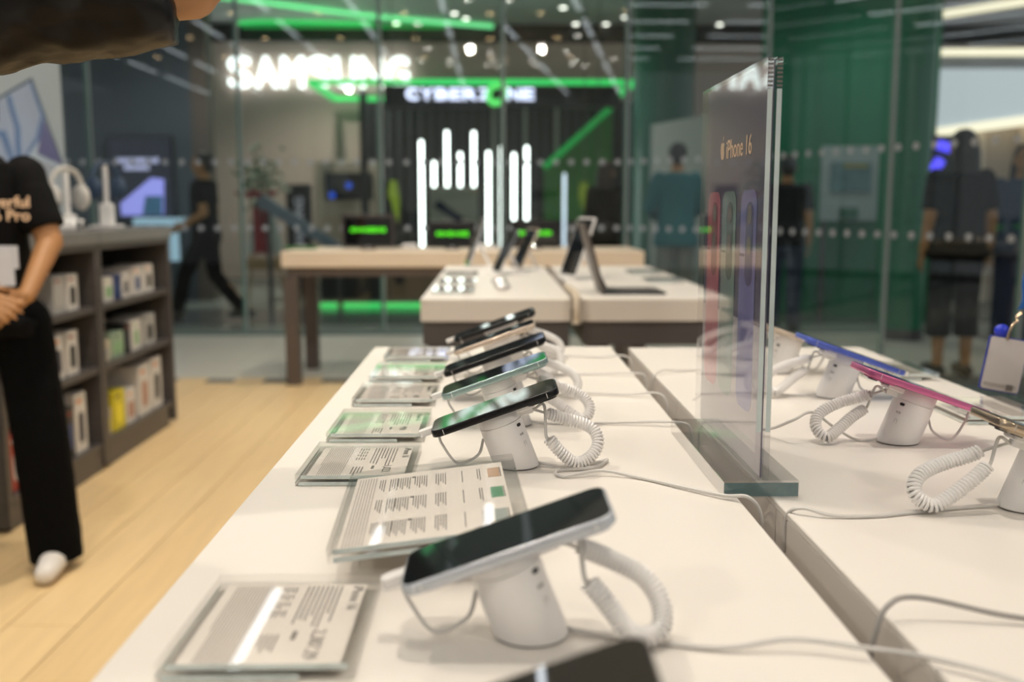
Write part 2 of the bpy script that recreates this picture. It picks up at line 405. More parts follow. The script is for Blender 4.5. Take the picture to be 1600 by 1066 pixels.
# ------------------------------------------------------------------ price cards in acrylic
TXT_L = Matrix.Rotation(R(-90), 4, 'Z'); TXT_R = Matrix.Rotation(R(90), 4, 'Z')
def price_card(label, x0, x1, y0, y1, side=-1, title='iPhone 16', price='1,023.', busy=1, group='acrylic price cards', seed=0):
    cx, cy = (x0 + x1) / 2, (y0 + y1) / 2; W, D = x1 - x0, y1 - y0
    t = thing('price_card', label, 'price card', (cx, cy, TOP), group=group)
    rnd = random.Random(seed)
    MB().box((-W / 2, -D / 2, 0), (W / 2, D / 2, .0055)).build('acrylic_base', 'acrylic', t)
    MB().box((-W / 2 + .008, -D / 2 + .006, .0057), (W / 2 - .010, D / 2 - .006, .0062)).build('paper', 'paper', t)
    MB().box((-W / 2, -D / 2, .0072), (W / 2, D / 2, .0125)).build('acrylic_cover', 'acrylic', t)
    for z0, z1, a, b2 in ((.0008, .0047, .03, .72), (.0080, .0118, .05, .97)):  # thin strips coloured as glints along the near edges
        MB().box((-W / 2 + W * a, -D / 2 - .0004, z0), (-W / 2 + W * b2, -D / 2 - .0001, z1)).build('polished_edge', 'acrylic_edge_glint', t)
    MB().box((-W / 2 - .0004, -D / 2 + .002, .002), (-W / 2 - .0001, D / 2 - .002, .0038)).build('polished_edge', 'acrylic_edge_glint', t)
    # print: u runs along the reading direction, v up the sheet
    mb = MB(); lt = MB(); zt = .0064
    uu = D - .02; vv = W - .024
    def P(u, v): return ((v - .5) * vv, (.5 - u) * uu) if side < 0 else ((.5 - v) * vv, (u - .5) * uu)
    def bar(m, u0, u1, v, h):
        a = P(u0, v - h / 2); b3 = P(u1, v + h / 2)
        m.box((min(a[0], b3[0]), min(a[1], b3[1]), zt - .0001), (max(a[0], b3[0]), max(a[1], b3[1]), zt + .0001))
    for i in range(8): bar(mb, .0, rnd.uniform(.35, .62) if i else .5, .84 - i * .036, .011)
    for i in range(4):
        for j in range(4): bar(mb, .02 + j * .11, .02 + j * .11 + rnd.uniform(.05, .09), .50 - i * .03, .011)
    for i in range(4): bar(mb, .66, rnd.uniform(.8, .95), .53 - i * .035, .012)
    bar(mb, .62, .72, .64, .03)
    for i in range(13): bar(lt, 0, .985 if i < 12 else .6, .32 - i * .023, .0085)
    mb.build('printed_lines', 'ink', t); lt.build('fine_print', 'ink_light', t)
    M0 = TXT_L if side < 0 else TXT_R
    a = P(0, .93); put_text('title', title, .011, 'ink', t, Matrix.Translation((a[0], a[1], zt)) @ M0, extrude=.0001)
    a = P(.60, .76); put_text('price', price, .013, 'ink', t, Matrix.Translation((a[0], a[1], zt)) @ M0, extrude=.0001)
    return t
CX0, CX1 = -.209, -.087
price_card('acrylic price card with a white lamp reflection beside the white phone', CX0, CX1, .583, .733, price='2,387.29', seed=1)
price_card('acrylic price card lying between the comparison sheet and the black phone', CX0, CX1, 1.018, 1.168, seed=2)
price_card('acrylic price card with green glow beside the connector of the black phone', CX0, CX1, 1.212, 1.365, seed=3, price='990')
price_card('acrylic price card level with the mint green phone', CX0, CX1, 1.436, 1.58, seed=4, price='490')
price_card('acrylic price card level with the second black phone', CX0, CX1, 1.637, 1.785, seed=5, price='990')
price_card('last acrylic price card at the far end of the aisle counter', CX0, CX1, 1.862, 1.998, seed=6, price='490')
price_card('acrylic price card at the counter edge behind the pink phone', .632, .752, 1.30, 1.44, side=1, seed=7, price='990')
price_card('acrylic price card at the counter edge behind the blue phone', .632, .752, 1.64, 1.78, side=1, seed=8, price='490')
# tilted comparison sheet
cs = thing('comparison_sheet', 'large tilted acrylic comparison sheet with three rows of phones', 'price card', (-.055, .855, TOP))
Mt = Matrix.Translation((0, 0, .026)) @ Matrix.Rotation(R(3), 4, 'Z') @ Matrix.Rotation(R(-6), 4, 'Y')
W, D = .160, .225
MB().box((-W / 2, -D / 2, 0), (W / 2, D / 2, .005)).xf(Mt).build('acrylic_base', 'acrylic', cs)
MB().box((-W / 2 + .006, -D / 2 + .005, .0052), (W / 2 - .012, D / 2 - .005, .0058)).xf(Mt).build('paper', 'paper', cs)
MB().box((-W / 2, -D / 2, .0068), (W / 2, D / 2, .0118)).xf(Mt).build('acrylic_cover', 'acrylic', cs)
for z0, z1, a, b2 in ((.0006, .0045, .03, .6), (.0073, .0112, .03, .95)):  # near edge strips of the sheet, coloured as glints
    MB().box((-W / 2 + W * a, -D / 2 - .0004, z0), (-W / 2 + W * b2, -D / 2 - .0001, z1)).xf(Mt).build('polished_edge', 'acrylic_edge_glint', cs)
MB().box((-W / 2 + .02, -D / 2 + .02, -.002), (-W / 2 + .04, D / 2 - .02, 0)).box((W / 2 - .04, -D / 2 + .02, -.002), (W / 2 - .03, D / 2 - .02, 0)).xf(Mt).build('rest_strip', 'acrylic', cs)
MB().prism([(-.055, 0), (.06, 0), (.06, .028), (-.055, .0165)], -.08, .08, lambda u, v, h: (u, h, v)).build('wedge_foot', 'acrylic', cs)
mb = MB(); lt = MB()
for r_ in range(3):
    y0 = D / 2 - .022 - r_ * .066
    for i, (v, k) in enumerate(((.045, 2), (.028, 1), (.012, 5), (-.006, 6), (-.022, 6), (-.034, 4), (-.046, 3))):
        for j in range(k): mb.box((v - j * .0022, y0 - .04 + .006 * (j % 3), .0059), (v - j * .0022 + .0009, y0, .0061))
    mb.cone((-.018, y0 - .002, .0059), .0022, (-.018, y0 - .002, .0062), .0022, 10)
for j in range(7): lt.box((-.055 - j * .0026, -D / 2 + .012, .0059), (-.0541 - j * .0026, D / 2 - .012, .0061))
mb.xf(Mt).build('printed_lines', 'ink', cs); lt.xf(Mt).build('fine_print', 'ink_light', cs)
for r_, mname in enumerate(('peach_print', 'green_print', 'grey_print')):
    mk(mname, [(.60, .38, .24), (.10, .30, .16), (.35, .40, .38)][r_], .7, noise=.35, scale=90)
    y0 = D / 2 - .022 - r_ * .066
    MB().box((.053, y0 - .034, .0059), (.064, y0 - .002, .0062)).xf(Mt).build('phone_picture', mname, cs)
    MB().box((.0645, y0 - .034, .0059), (.0655, y0 - .002, .0062)).xf(Mt).build('picture_border', 'ink', cs)

# ------------------------------------------------------------------ security stands and phones
TILT = R(19.5); ELL = .0672
def frame(s):
    n = Vector((-math.sin(TILT) * s, 0, math.cos(TILT))); u = Vector((math.cos(TILT) * s, 0, math.sin(TILT)))
    return u, Vector((0, 1, 0)), n
def ring_at(n, u, v, k, r, N=28, flat=False):
    out = []
    for i in range(N):
        q = 2 * math.pi * i / N; p = (u * math.cos(q) + v * math.sin(q)) * r + n * k
        if flat:
            p = p - n * (p.z / n.z)
        out.append(p)
    return out
def coil_mesh(path, rc=.0058, rw=.0017, pitch=.0036):
    P = catmull(path, 14); seg = [0]
    for i in range(1, len(P)): seg.append(seg[-1] + (P[i] - P[i - 1]).length)
    T = seg[-1]; turns = T / pitch; N = int(turns * 10); pts = []; a = None; k = 0
    for i in range(N + 1):
        s_ = T * i / N
        while k < len(seg) - 2 and seg[k + 1] < s_: k += 1
        f = (s_ - seg[k]) / max(1e-9, seg[k + 1] - seg[k]); p = P[k].lerp(P[k + 1], f)
        t = (P[min(k + 2, len(P) - 1)] - P[max(k - 1, 0)]).normalized()
        if a is None: a = t.orthogonal().normalized()
        a = (a - t * a.dot(t)).normalized(); b2 = t.cross(a); q = 2 * math.pi * turns * i / N
        pts.append(p + (a * math.cos(q) + b2 * math.sin(q)) * rc)
    return MB().tube(pts, rw, 5)
def stand(label, x, y, s, coil, power, wire=True, cable='grey_cable'):
    u, v, n = frame(s); t = thing('security_stand', label, 'phone stand', (x, y, TOP), group='white phone security stands')
    N = 28
    MB().loft([ring_at(n, u, v, 0, .0232, N, True), [p + Vector((0, 0, .0014)) for p in ring_at(n, u, v, 0, .0232, N, True)]]).build('base_pad', 'black_plastic', t)
    lift = lambda R_, z: [p + Vector((0, 0, z)) for p in R_]
    MB().loft([lift(ring_at(n, u, v, 0, .0240, N, True), .0015), lift(ring_at(n, u, v, 0, .0248, N, True), .0030), ring_at(n, u, v, ELL * .55, .0245, N), ring_at(n, u, v, ELL - .0145, .0243, N)]).build('body', 'white_plastic', t, True)
    MB().loft([ring_at(n, u, v, ELL - .0143, .0236, N), ring_at(n, u, v, ELL - .0139, .0243, N), ring_at(n, u, v, ELL - .0012, .0243, N), ring_at(n, u, v, ELL - .0002, .0235, N)]).build('cap', 'white_plastic', t, True)
    # slots on the back of the stand, turned a little to the open side of the counter
    q = R(-38); dr = (u * math.cos(q) + v * math.sin(q)); sd = n.cross(dr)
    for k, w, h, mt, nm in ((.70, .0030, .0018, 'black_plastic', 'slot'), (.36, .0022, .0040, 'grey_cable', 'port_cover')):
        c = n * (ELL * k)
        f = lambda a, b2, hh: c + dr * (.0243 + hh) + sd * a + n * b2
        MB().prism(rrect(w * 2, h * 2, min(w, h) * .9, 4), -.002, .0004, f).build(nm, mt, t)
    c = n * (ELL * .52) + dr * .0247 - sd * .004
    M = Matrix((( sd.x, n.x, dr.x, c.x), (sd.y, n.y, dr.y, c.y), (sd.z, n.z, dr.z, c.z), (0, 0, 0, 1)))
    put_text('lettering', 'VUE', .0036, 'ink', t, M, extrude=.0001)
    # plug in the back and its ribbed strain relief, coil, lead to the phone
    pk = n * (ELL * .83) + u * .0245
    pend = pk + u * .016 - n * .001
    MB().bbox((-.011, -.005, -.0035), (.011, .005, .0035), .001).xf(Matrix.Translation(pk + u * .004) @ Matrix(((u.x, 0, n.x, 0), (u.y, 1, n.y, 0), (u.z, 0, n.z, 0), (0, 0, 0, 1)))).build('plug', 'white_plastic', t)
    C = [Vector((p[0] * s, p[1], p[2])) for p in coil]
    MB().tube(catmull([pend, pend + u * .012 + Vector((0, -.002, .001)), C[0] + (C[0] - C[1]) * .25, C[0]], 6), .0017, 6).build('lead', cable, t, True)
    coil_mesh(C).build('coiled_cord', 'white_plastic', t, True)
    top = n * (ELL - .003) + u * .036
    MB().tube(catmull([C[-1], C[-1] + (C[-1] - C[-2]).normalized() * .006, top - n * .006, top], 6), .0016, 6).build('lead', cable, t, True)
    MB().bbox((.020, -.012, ELL - .0085), (.043, .012, ELL - .0008), .0015).xf(Matrix(((u.x, 0, n.x, 0), (u.y, 1, n.y, 0), (u.z, 0, n.z, 0), (0, 0, 0, 1)))).build('sensor', 'white_plastic', t)
    if wire:
        a = u * -.070 + n * (ELL - .003); b2 = n * (ELL * .62) - u * .0235
        MB().tube(catmull([a, a + Vector((.004 * s, 0, -.012)), (a + b2) / 2 + Vector((-.004 * s, -.004, -.030)), b2 + Vector((-.007 * s, -.003, -.018)), b2 + Vector((-.001 * s, 0, .0))], 8), .0016, 6).build('charging_cable', cable, t, True)
    MB().tube(catmull([Vector((.022 * s, 0, .004))] + [Vector((p[0] * s, p[1], p[2])) for p in power], 8), .0019, 6).build('power_cable', cable, t, True)
    return t
def phone(label, x, y, s, L=.1476, W=.0716, body='phone_black', bump=True, plug=True, T=.0080):
    u, v, n = frame(s); t = thing('smartphone', label, 'phone', (x, y, TOP), group='display phones on security stands')
    base = n * ELL
    f = lambda a, b2, h: base + u * a + v * b2 + n * h
    rr = lambda d: rrect(L - 2 * d, W - 2 * d, .0125 - d, 6)
    mb = MB().loft([[f(a, b2, h) for a, b2 in rr(d)] for h, d in ((0, .0016), (.0005, .0005), (.0014, 0), (T - .0014, 0), (T - .0005, .0005), (T, .0014))])
    bo = mb.build('body', body, t, True, auto=50)
    MB().prism(rr(.0018), T, T + .0003, f).build('screen', 'screen_glass', t)
    MB().prism(rrect(.0045, .020, .0022, 4, L / 2 - .011, 0), T + .0003, T + .0004, f).build('camera_cutout', 'screen_glass', t)
    for a, l in ((.028, .010), (.012, .012), (-.004, .012)):
        MB().prism(rrect(l, .0026, .0012, 3, a, T / 2), -W / 2 - .0005, -W / 2 + .001, lambda a_, b_, h: f(a_, h, b_)).build('button', body, bo)
    for a in (L / 2 - .014, -L / 2 + .014):
        MB().box((a - .0004, -W / 2 - .00012, .0012), (a + .0004, -W / 2 + .0003, T - .0012)).xf(Matrix(((u.x, v.x, n.x, base.x), (u.y, v.y, n.y, base.y), (u.z, v.z, n.z, base.z), (0, 0, 0, 1)))).build('antenna_line', 'grey_cable', bo)
    if bump:
        cb = MB().prism(rrect(.034, .030, .008, 5, L / 2 - .021, -W / 2 + .020), -.0022, .0004, f).build('camera_bump', body, t, True)
        for da in (.008, -.008):
            c = f(L / 2 - .021 + da, -W / 2 + .020, -.0022)
            MB().cone(c, .0062, c - n * .0016, .0058, 16).build('lens', 'screen_glass', cb)
    if plug:
        MB().prism(rrect(.018, .014, .003, 4, -L / 2 - .007, 0), .0006, T - .0006, f).build('connector', 'white_plastic', t)
    return t
mk('phone_black', (.012, .012, .013), .28, .6, noise=.1, scale=9)
mk('phone_white', (.55, .58, .62), .25, .35, noise=.03, scale=9)
mk('phone_mint', (.30, .42, .41), .25, .5, noise=.05, scale=9)
mk('phone_gold', (.50, .40, .29), .2, .85, noise=.08, scale=9)
mk('phone_pink', (.62, .16, .34), .3, .5, noise=.06, scale=9)
mk('phone_blue', (.10, .15, .58), .3, .5, noise=.06, scale=9)
mk('phone_cream', (.62, .52, .42), .25, .4, noise=.03, scale=9)
# coil paths: x away from the stand's back, y along the counter, z up
COIL_A = [(.036, -.020, .036), (.050, -.022, .020), (.066, -.020, .0085), (.083, -.014, .014), (.092, -.006, .028), (.086, .004, .042), (.066, .006, .050), (.046, .004, .056), (.034, .002, .060)]
COIL_B = [(.038, -.016, .043), (.050, -.022, .030), (.062, -.026, .014), (.074, -.026, .0085), (.086, -.020, .012), (.088, -.006, .024), (.078, .004, .038), (.060, .006, .048), (.044, .004, .056), (.034, .002, .060)]
COIL_C = [(.040, .010, .040), (.058, .004, .030), (.078, -.004, .016), (.094, -.012, .009), (.104, -.004, .020), (.098, .006, .034), (.076, .010, .046), (.052, .008, .054), (.036, .002, .060)]
COIL_R = [(.046, -.012, .045), (.062, -.016, .032), (.086, -.020, .016), (.102, -.022, .0095), (.116, -.016, .020), (.110, -.008, .034), (.090, .000, .042), (.064, .004, .049), (.046, .004, .055)]
SX = .0245
P_LONG = [(.05, -.004, .0022), (.10, -.006, .0022), (.16, -.008, .004), (.222, -.02, .006), (.236, -.024, -.004), (.238, -.024, -.04)]
P_FLAT = [(.06, .004, .0022), (.12, .012, .004), (.18, .0, .004), (.224, -.012, .008), (.238, -.02, -.006), (.239, -.02, -.04)]
P_LOOP = [(.05, -.01, .0022), (.09, .005, .0022), (.105, .015, .0028), (.085, -.02, .003), (.045, -.03, .0024), (.05, -.055, .0024), (.09, -.045, .006), (.13, -.06, .0022), (.17, -.10, .003), (.205, -.135, .004), (.226, -.148, .006), (.238, -.152, -.01), (.239, -.152, -.04)]
P_NEAR = [(.05, -.008, .0022), (.12, -.03, .0025), (.17, -.030, .008), (.21, -.042, .008), (.255, -.056, .006), (.30, -.10, .006), (.34, -.20, .004), (.40, -.36, .003)]
specs = [
    ('white', .650, 'phone_white', .1476, COIL_B, P_NEAR, 'white smartphone on a stand beside the lamp reflecting price card', 'white stand under the white smartphone with its cord touching the counter'),
    ('black', 1.098, 'phone_black', .1476, COIL_A, P_LOOP, 'black smartphone with thick matte rim next to looped cables', 'white stand under the black smartphone with a looping power cable'),
    ('mint', 1.315, 'phone_mint', .1476, COIL_C, P_LONG, 'mint green smartphone between two black phones on the counter', 'white stand under the mint green smartphone'),
    ('black2', 1.508, 'phone_black', .163, COIL_C, P_FLAT, 'long black smartphone between the mint and the cream phone', 'white stand under the long black smartphone'),
    ('cream', 1.71, 'phone_cream', .1476, COIL_A, P_LONG, 'cream smartphone between two black phones at the far end', 'white stand under the cream smartphone'),
    ('black3', 1.895, 'phone_black', .163, COIL_C, P_FLAT, 'last black smartphone at the far end of the aisle counter', 'white stand under the last black smartphone of the row'),
    ('dark', .403, 'phone_black', .1476, COIL_A, P_FLAT, 'dark smartphone with a blue lamp stripe next to the white phone', 'white stand under the dark smartphone with blue lamp stripe'),
]
for nm, y, body, L, coil, pw, lab, slab in specs:
    phone(lab, SX + (.008 if nm == 'white' else 0), y, 1, L, .0716 if L < .15 else .0776, body)
    stand(slab, SX, y, 1, coil, pw)
PR_A = [(.06, -.004, .0022), (.12, -.02, .0022), (.16, -.03, .0022), (.2, -.03, .003), (.224, -.02, .007), (.236, -.01, -.004), (.237, -.01, -.04)]
PR_B = [(.05, .004, .0022), (.075, .02, .016), (.105, .01, .036), (.135, -.01, .030), (.155, .03, .010), (.185, .075, .004), (.210, .098, .006), (.2250, .105, -.004), (.2255, .105, -.04)]
PR_C = [(.06, .0, .0022), (.11, .01, .004), (.17, .0, .003), (.205, -.02, .007), (.2245, -.03, -.006), (.225, -.03, -.04)]
for y, x, body, L, coil, pw, lab, slab in [
    (.93, .516, 'phone_gold', .1496, COIL_R, PR_A, 'gold titanium smartphone with camera bump tilted toward the badge', 'white stand under the gold smartphone with a wide coiled loop'),
    (1.205, .502, 'phone_pink', .1609, COIL_C, PR_B, 'pink smartphone tilted above the counter next to the blue one', 'white stand under the pink smartphone'),
    (1.505, .522, 'phone_blue', .1609, COIL_C, PR_C, 'blue smartphone tilted above the counter behind the pink one', 'white stand under the blue smartphone'),
    (1.735, .500, 'phone_cream', .1609, COIL_A, PR_C, 'cream smartphone on the stand behind the clear poster holder', 'white stand under the cream smartphone behind the poster holder')]:
    phone(lab, x, y, -1, L, .0716 if L < .15 else .0778, body)
    stand(slab, x, y, -1, coil, pw, cable='grey_cable')
# loose grey cable that drops into the gap near the camera end of the right strip
tag(MB().tube(catmull([(.2625, .66, TOP - .045), (.266, .66, TOP - .01), (.276, .664, TOP + .012), (.30, .67, TOP + .016), (.36, .66, TOP + .006), (.43, .645, TOP + .0025), (.52, .65, TOP + .0022), (.62, .64, TOP + .0022)], 8), .0021, 7)
    .build('loose_cable', mk('dark_cable', (.36, .34, .32), .45, noise=.05).name, smooth=True), 'grey cable curving out of the gap onto the right counter strip', 'cable')

# ------------------------------------------------------------------ upright poster holder over the gap
ph = thing('poster_holder', 'tall clear acrylic poster holder standing across the counter gap', 'poster stand', (.2675, 1.115, TOP))
H0 = .018; HT = .432; YL = .297 / 2
MB().bbox((-.0385, -YL, .0003), (.0385, YL, H0), .0008).build('base_block', 'poster_acrylic', ph)
MB().box((-.0375, -YL - .0004, .002), (.0375, -YL - .0001, H0 - .002)).build('polished_edge', mk('edge_teal_reflection', (.10, .17, .18), .05, noise=.6, scale=30, spec=.9).name, ph)  # reflections in the clear base painted as a teal plate
for sx, x0 in ((-1, -.0075), (1, .0015)):
    sh = MB().box((x0, -YL, H0 + .0003), (x0 + .006, YL, HT)).build('acrylic_sheet', 'poster_acrylic', ph)
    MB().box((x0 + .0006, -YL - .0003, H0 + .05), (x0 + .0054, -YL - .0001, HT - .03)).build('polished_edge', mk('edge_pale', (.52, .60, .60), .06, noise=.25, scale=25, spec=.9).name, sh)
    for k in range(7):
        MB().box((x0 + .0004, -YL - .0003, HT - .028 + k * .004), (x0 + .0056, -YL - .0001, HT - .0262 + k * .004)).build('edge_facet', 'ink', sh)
pp = MB().box((-.0006, -YL + .004, H0 + .002), (.0006, YL - .002, HT - .002)).build('poster', mk('poster_grey', (.13, .12, .18), .55, noise=.25, scale=4).name, ph)  # grey lightened to take in the haze reflected off the holder
PM = Matrix(((0, 0, -1, -.0008), (-1, 0, 0, 0), (0, 1, 0, 0), (0, 0, 0, 1)))     # x reads toward -Y, faces -X
def flat(poly, name, mat, parent, d=0.0):
    return MB().prism(poly, .0 + d, .0002 + d).xf(PM).build(name, mat, parent)
MB().prism([(-YL + .003, H0 + .003), (YL - .005, H0 + .003), (YL - .005, .17), (-YL + .003, .17)], 0, .00015).xf(PM).build('pale_area', mk('poster_pale', (.46, .43, .46), .55, noise=.1, scale=6).name, pp)
for i, (cx, cm, cd) in enumerate(((-.095, (.55, .20, .24), 'pink_print'), (-.018, (.26, .36, .33), 'sage_print'), (.070, (.22, .22, .46), 'violet_print'))):
    mk(cd, cm, .5, noise=.25, scale=9); mk(cd + '_dark', tuple(q * .35 for q in cm), .5, noise=.2, scale=9)
    flat(rrect(.066, .232, .017, 6, cx, .192), 'printed_phone', cd, pp, .0003)
    flat(rrect(.030, .088, .015, 6, cx + .006, .252), 'printed_camera', cd + '_dark', pp, .0006)
    for dz in (.282, .250):
        flat(rrect(.018, .020, .009, 5, cx + .006, dz), 'printed_lens', 'ink', pp, .0009)
    flat([(cx - .033, .238), (cx - .012, .238), (cx - .012, .241), (cx - .033, .241)], 'printed_line', cd + '_dark', pp, .0006)
put_text('lettering', 'iPhone 16', .030, 'gold_print', pp, PM @ Matrix.Translation((-.040, .345, .0006)), extrude=.0002, sx=.95)
ap = [(-.002, .0), (.006, -.010), (.0, -.013), (-.004, -.0115), (-.008, -.013), (-.014, -.006), (-.0145, .003), (-.010, .009), (-.004, .0075), (.003, .009), (.006, .006), (.002, .002)]
flat([(-.058 + a * 1.0, .356 + b2) for a, b2 in [(.0, .007), (-.004, .0085), (-.009, .006), (-.010, -.002), (-.006, -.010), (-.003, -.0115), (0, -.0105), (.003, -.0115), (.006, -.010), (.009, -.004), (.0065, .0), (.0065, .003), (.009, .006), (.004, .0085)]], 'fruit_emblem', 'gold_print', pp, .0004)
flat([(-.058, .366), (-.055, .367), (-.053, .372), (-.057, .370)], 'emblem_leaf', 'gold_print', pp, .0004)

# ================================================================== LEFT WALL PRINT, CABINETS AND BOXES
# printed tablet picture on the partition wall (X = -2.28, facing +X): polygons in (y, z)
def wallpoly(pts, name, mat, d):
    return MB().prism(pts, -2.28 + d, -2.28 + d + .0015, lambda u, v, h: (h, u, v)).build(name, mat, wl)
def onx(x, y, X): d = ray(x, y); p = CP + d * (X / d.x); return (p.y, p.z)
for nm, c in (('print_frame', (.10, .13, .20)), ('print_pale', (.56, .66, .76)), ('print_blue', (.16, .26, .50)), ('print_mist', (.42, .50, .66)), ('print_violet', (.17, .17, .36)), ('print_grey', (.50, .54, .60))):
    mk(nm, c, .5, noise=.18, scale=3)
pw_ = lambda *a: [onx(x, y, -2.278) for x, y in a]
wallpoly(pw_((-95, 205), (50, 121), (101, 262), (-50, 330)), 'printed_frame', 'print_frame', .0005)
wallpoly(pw_((-88, 207), (48, 127), (96, 260), (-45, 322)), 'printed_picture', 'print_pale', .0022)
wallpoly(pw_((12, 150), (48, 127), (66, 178), (58, 215), (34, 250), (30, 210)), 'printed_petal', 'print_mist', .004)
wallpoly(pw_((-60, 190), (4, 153), (22, 190), (26, 250), (0, 262), (-40, 240)), 'printed_petal', 'print_mist', .004)
wallpoly(pw_((8, 152), (15, 148), (30, 200), (32, 252), (24, 254), (22, 200)), 'printed_petal_edge', 'print_blue', .0058)
wallpoly(pw_((46, 130), (49, 130), (68, 180), (60, 218), (36, 252), (33, 250), (55, 214), (63, 180)), 'printed_petal_edge', 'print_blue', .0058)
wallpoly(pw_((-60, 200), (-56, 196), (8, 205), (22, 252), (16, 256), (0, 214)), 'printed_petal_edge', 'print_blue', .0058)
wallpoly(pw_((66, 182), (96, 258), (58, 240)), 'printed_petal', 'print_violet', .004)
wallpoly(pw_((50, 246), (92, 262), (92, 310), (50, 310)), 'printed_caption', 'print_grey', .004)

CXF = -1.775
def cabinet(label, y0, y1):
    org = (CXF - .22, (y0 + y1) / 2, 0); t = thing('shelf_cabinet', label, 'cabinet', org, group='open shelf cabinets along the partition wall')
    xb = CXF - .44
    B = lambda a, b2, nm, mt='cabinet', p=t: MB().bbox(a, b2, .0015).build(nm, mt, p, org=org)
    B((xb, y0, .02), (CXF, y0 + .035, 1.0), 'side_panel'); B((xb, y1 - .035, .02), (CXF, y1, 1.0), 'side_panel')
    B((xb, y0 + .0355, .05), (xb + .012, y1 - .0355, 1.0), 'back_panel', 'cabinet_in')
    for z in (.125, .475, .75): B((xb + .0125, y0 + .0355, z - .028), (CXF - .008, y1 - .0355, z), 'shelf')
    B((xb, y0, 1.0005), (CXF + .004, y1, 1.028), 'top_rail'); B((xb, y0, 1.0285), (CXF + .012, y1, 1.085), 'worktop', 'cabinet_top')
    B((xb, y0 + .036, 0), (CXF - .012, y1 - .10 if y1 > 5 else y1 - .036, .096), 'plinth')
    return t
cabinet('dark shelf cabinet at the wall end with yellow box on its bottom shelf', 4.505, 5.50)
cabinet('dark shelf cabinet behind the clasped hands of the person in black', 3.56, 4.50)
for nm, c in (('box_white', (.62, .59, .55)), ('box_grey', (.40, .39, .37)), ('box_yellow', (.62, .52, .02)), ('box_navy', (.015, .03, .12)), ('box_black', (.02, .02, .022)), ('box_green', (.30, .40, .28)), ('box_red', (.35, .03, .02)), ('box_cream', (.55, .48, .36)),
              ('pr_dark', (.05, .05, .07)), ('pr_orange', (.75, .22, .04)), ('pr_blue', (.03, .06, .18)), ('pr_tan', (.40, .22, .16)), ('pr_green', (.25, .42, .22)), ('pr_black', (.02, .02, .02)), ('pr_yellow', (.85, .72, .03))):
    mk(nm, c, .45, noise=.06, scale=14)
NB = [0]
def product(label, y, z, w, h, d, mat, pic, accent='pr_orange', shape='phone', x=None, group='boxed accessories on the cabinet shelves'):
    x = CXF - .035 if x is None else x
    t = thing('product_box', label, 'box', (x - d / 2, y, z), group=group)
    MB().bbox((-d / 2, -w / 2, 0), (d / 2, w / 2, h), .0015).build('carton', mat, t)
    f = lambda u, v, hh: (d / 2 + hh, u, v)
    if shape == 'phone':
        MB().prism(rrect(w * .48, h * .52, w * .18, 4, .0, h * .42), .0002, .0012, f).build('printed_case', pic, t)
    else:
        MB().prism(rrect(w * .7, h * .45, w * .08, 3, 0, h * .4), .0002, .0012, f).build('printed_picture', pic, t)
    MB().prism(rrect(w * .34, h * .06, h * .01, 2, -w * .12, h * .87), .0002, .0012, f).build('printed_mark', accent, t)
    return t
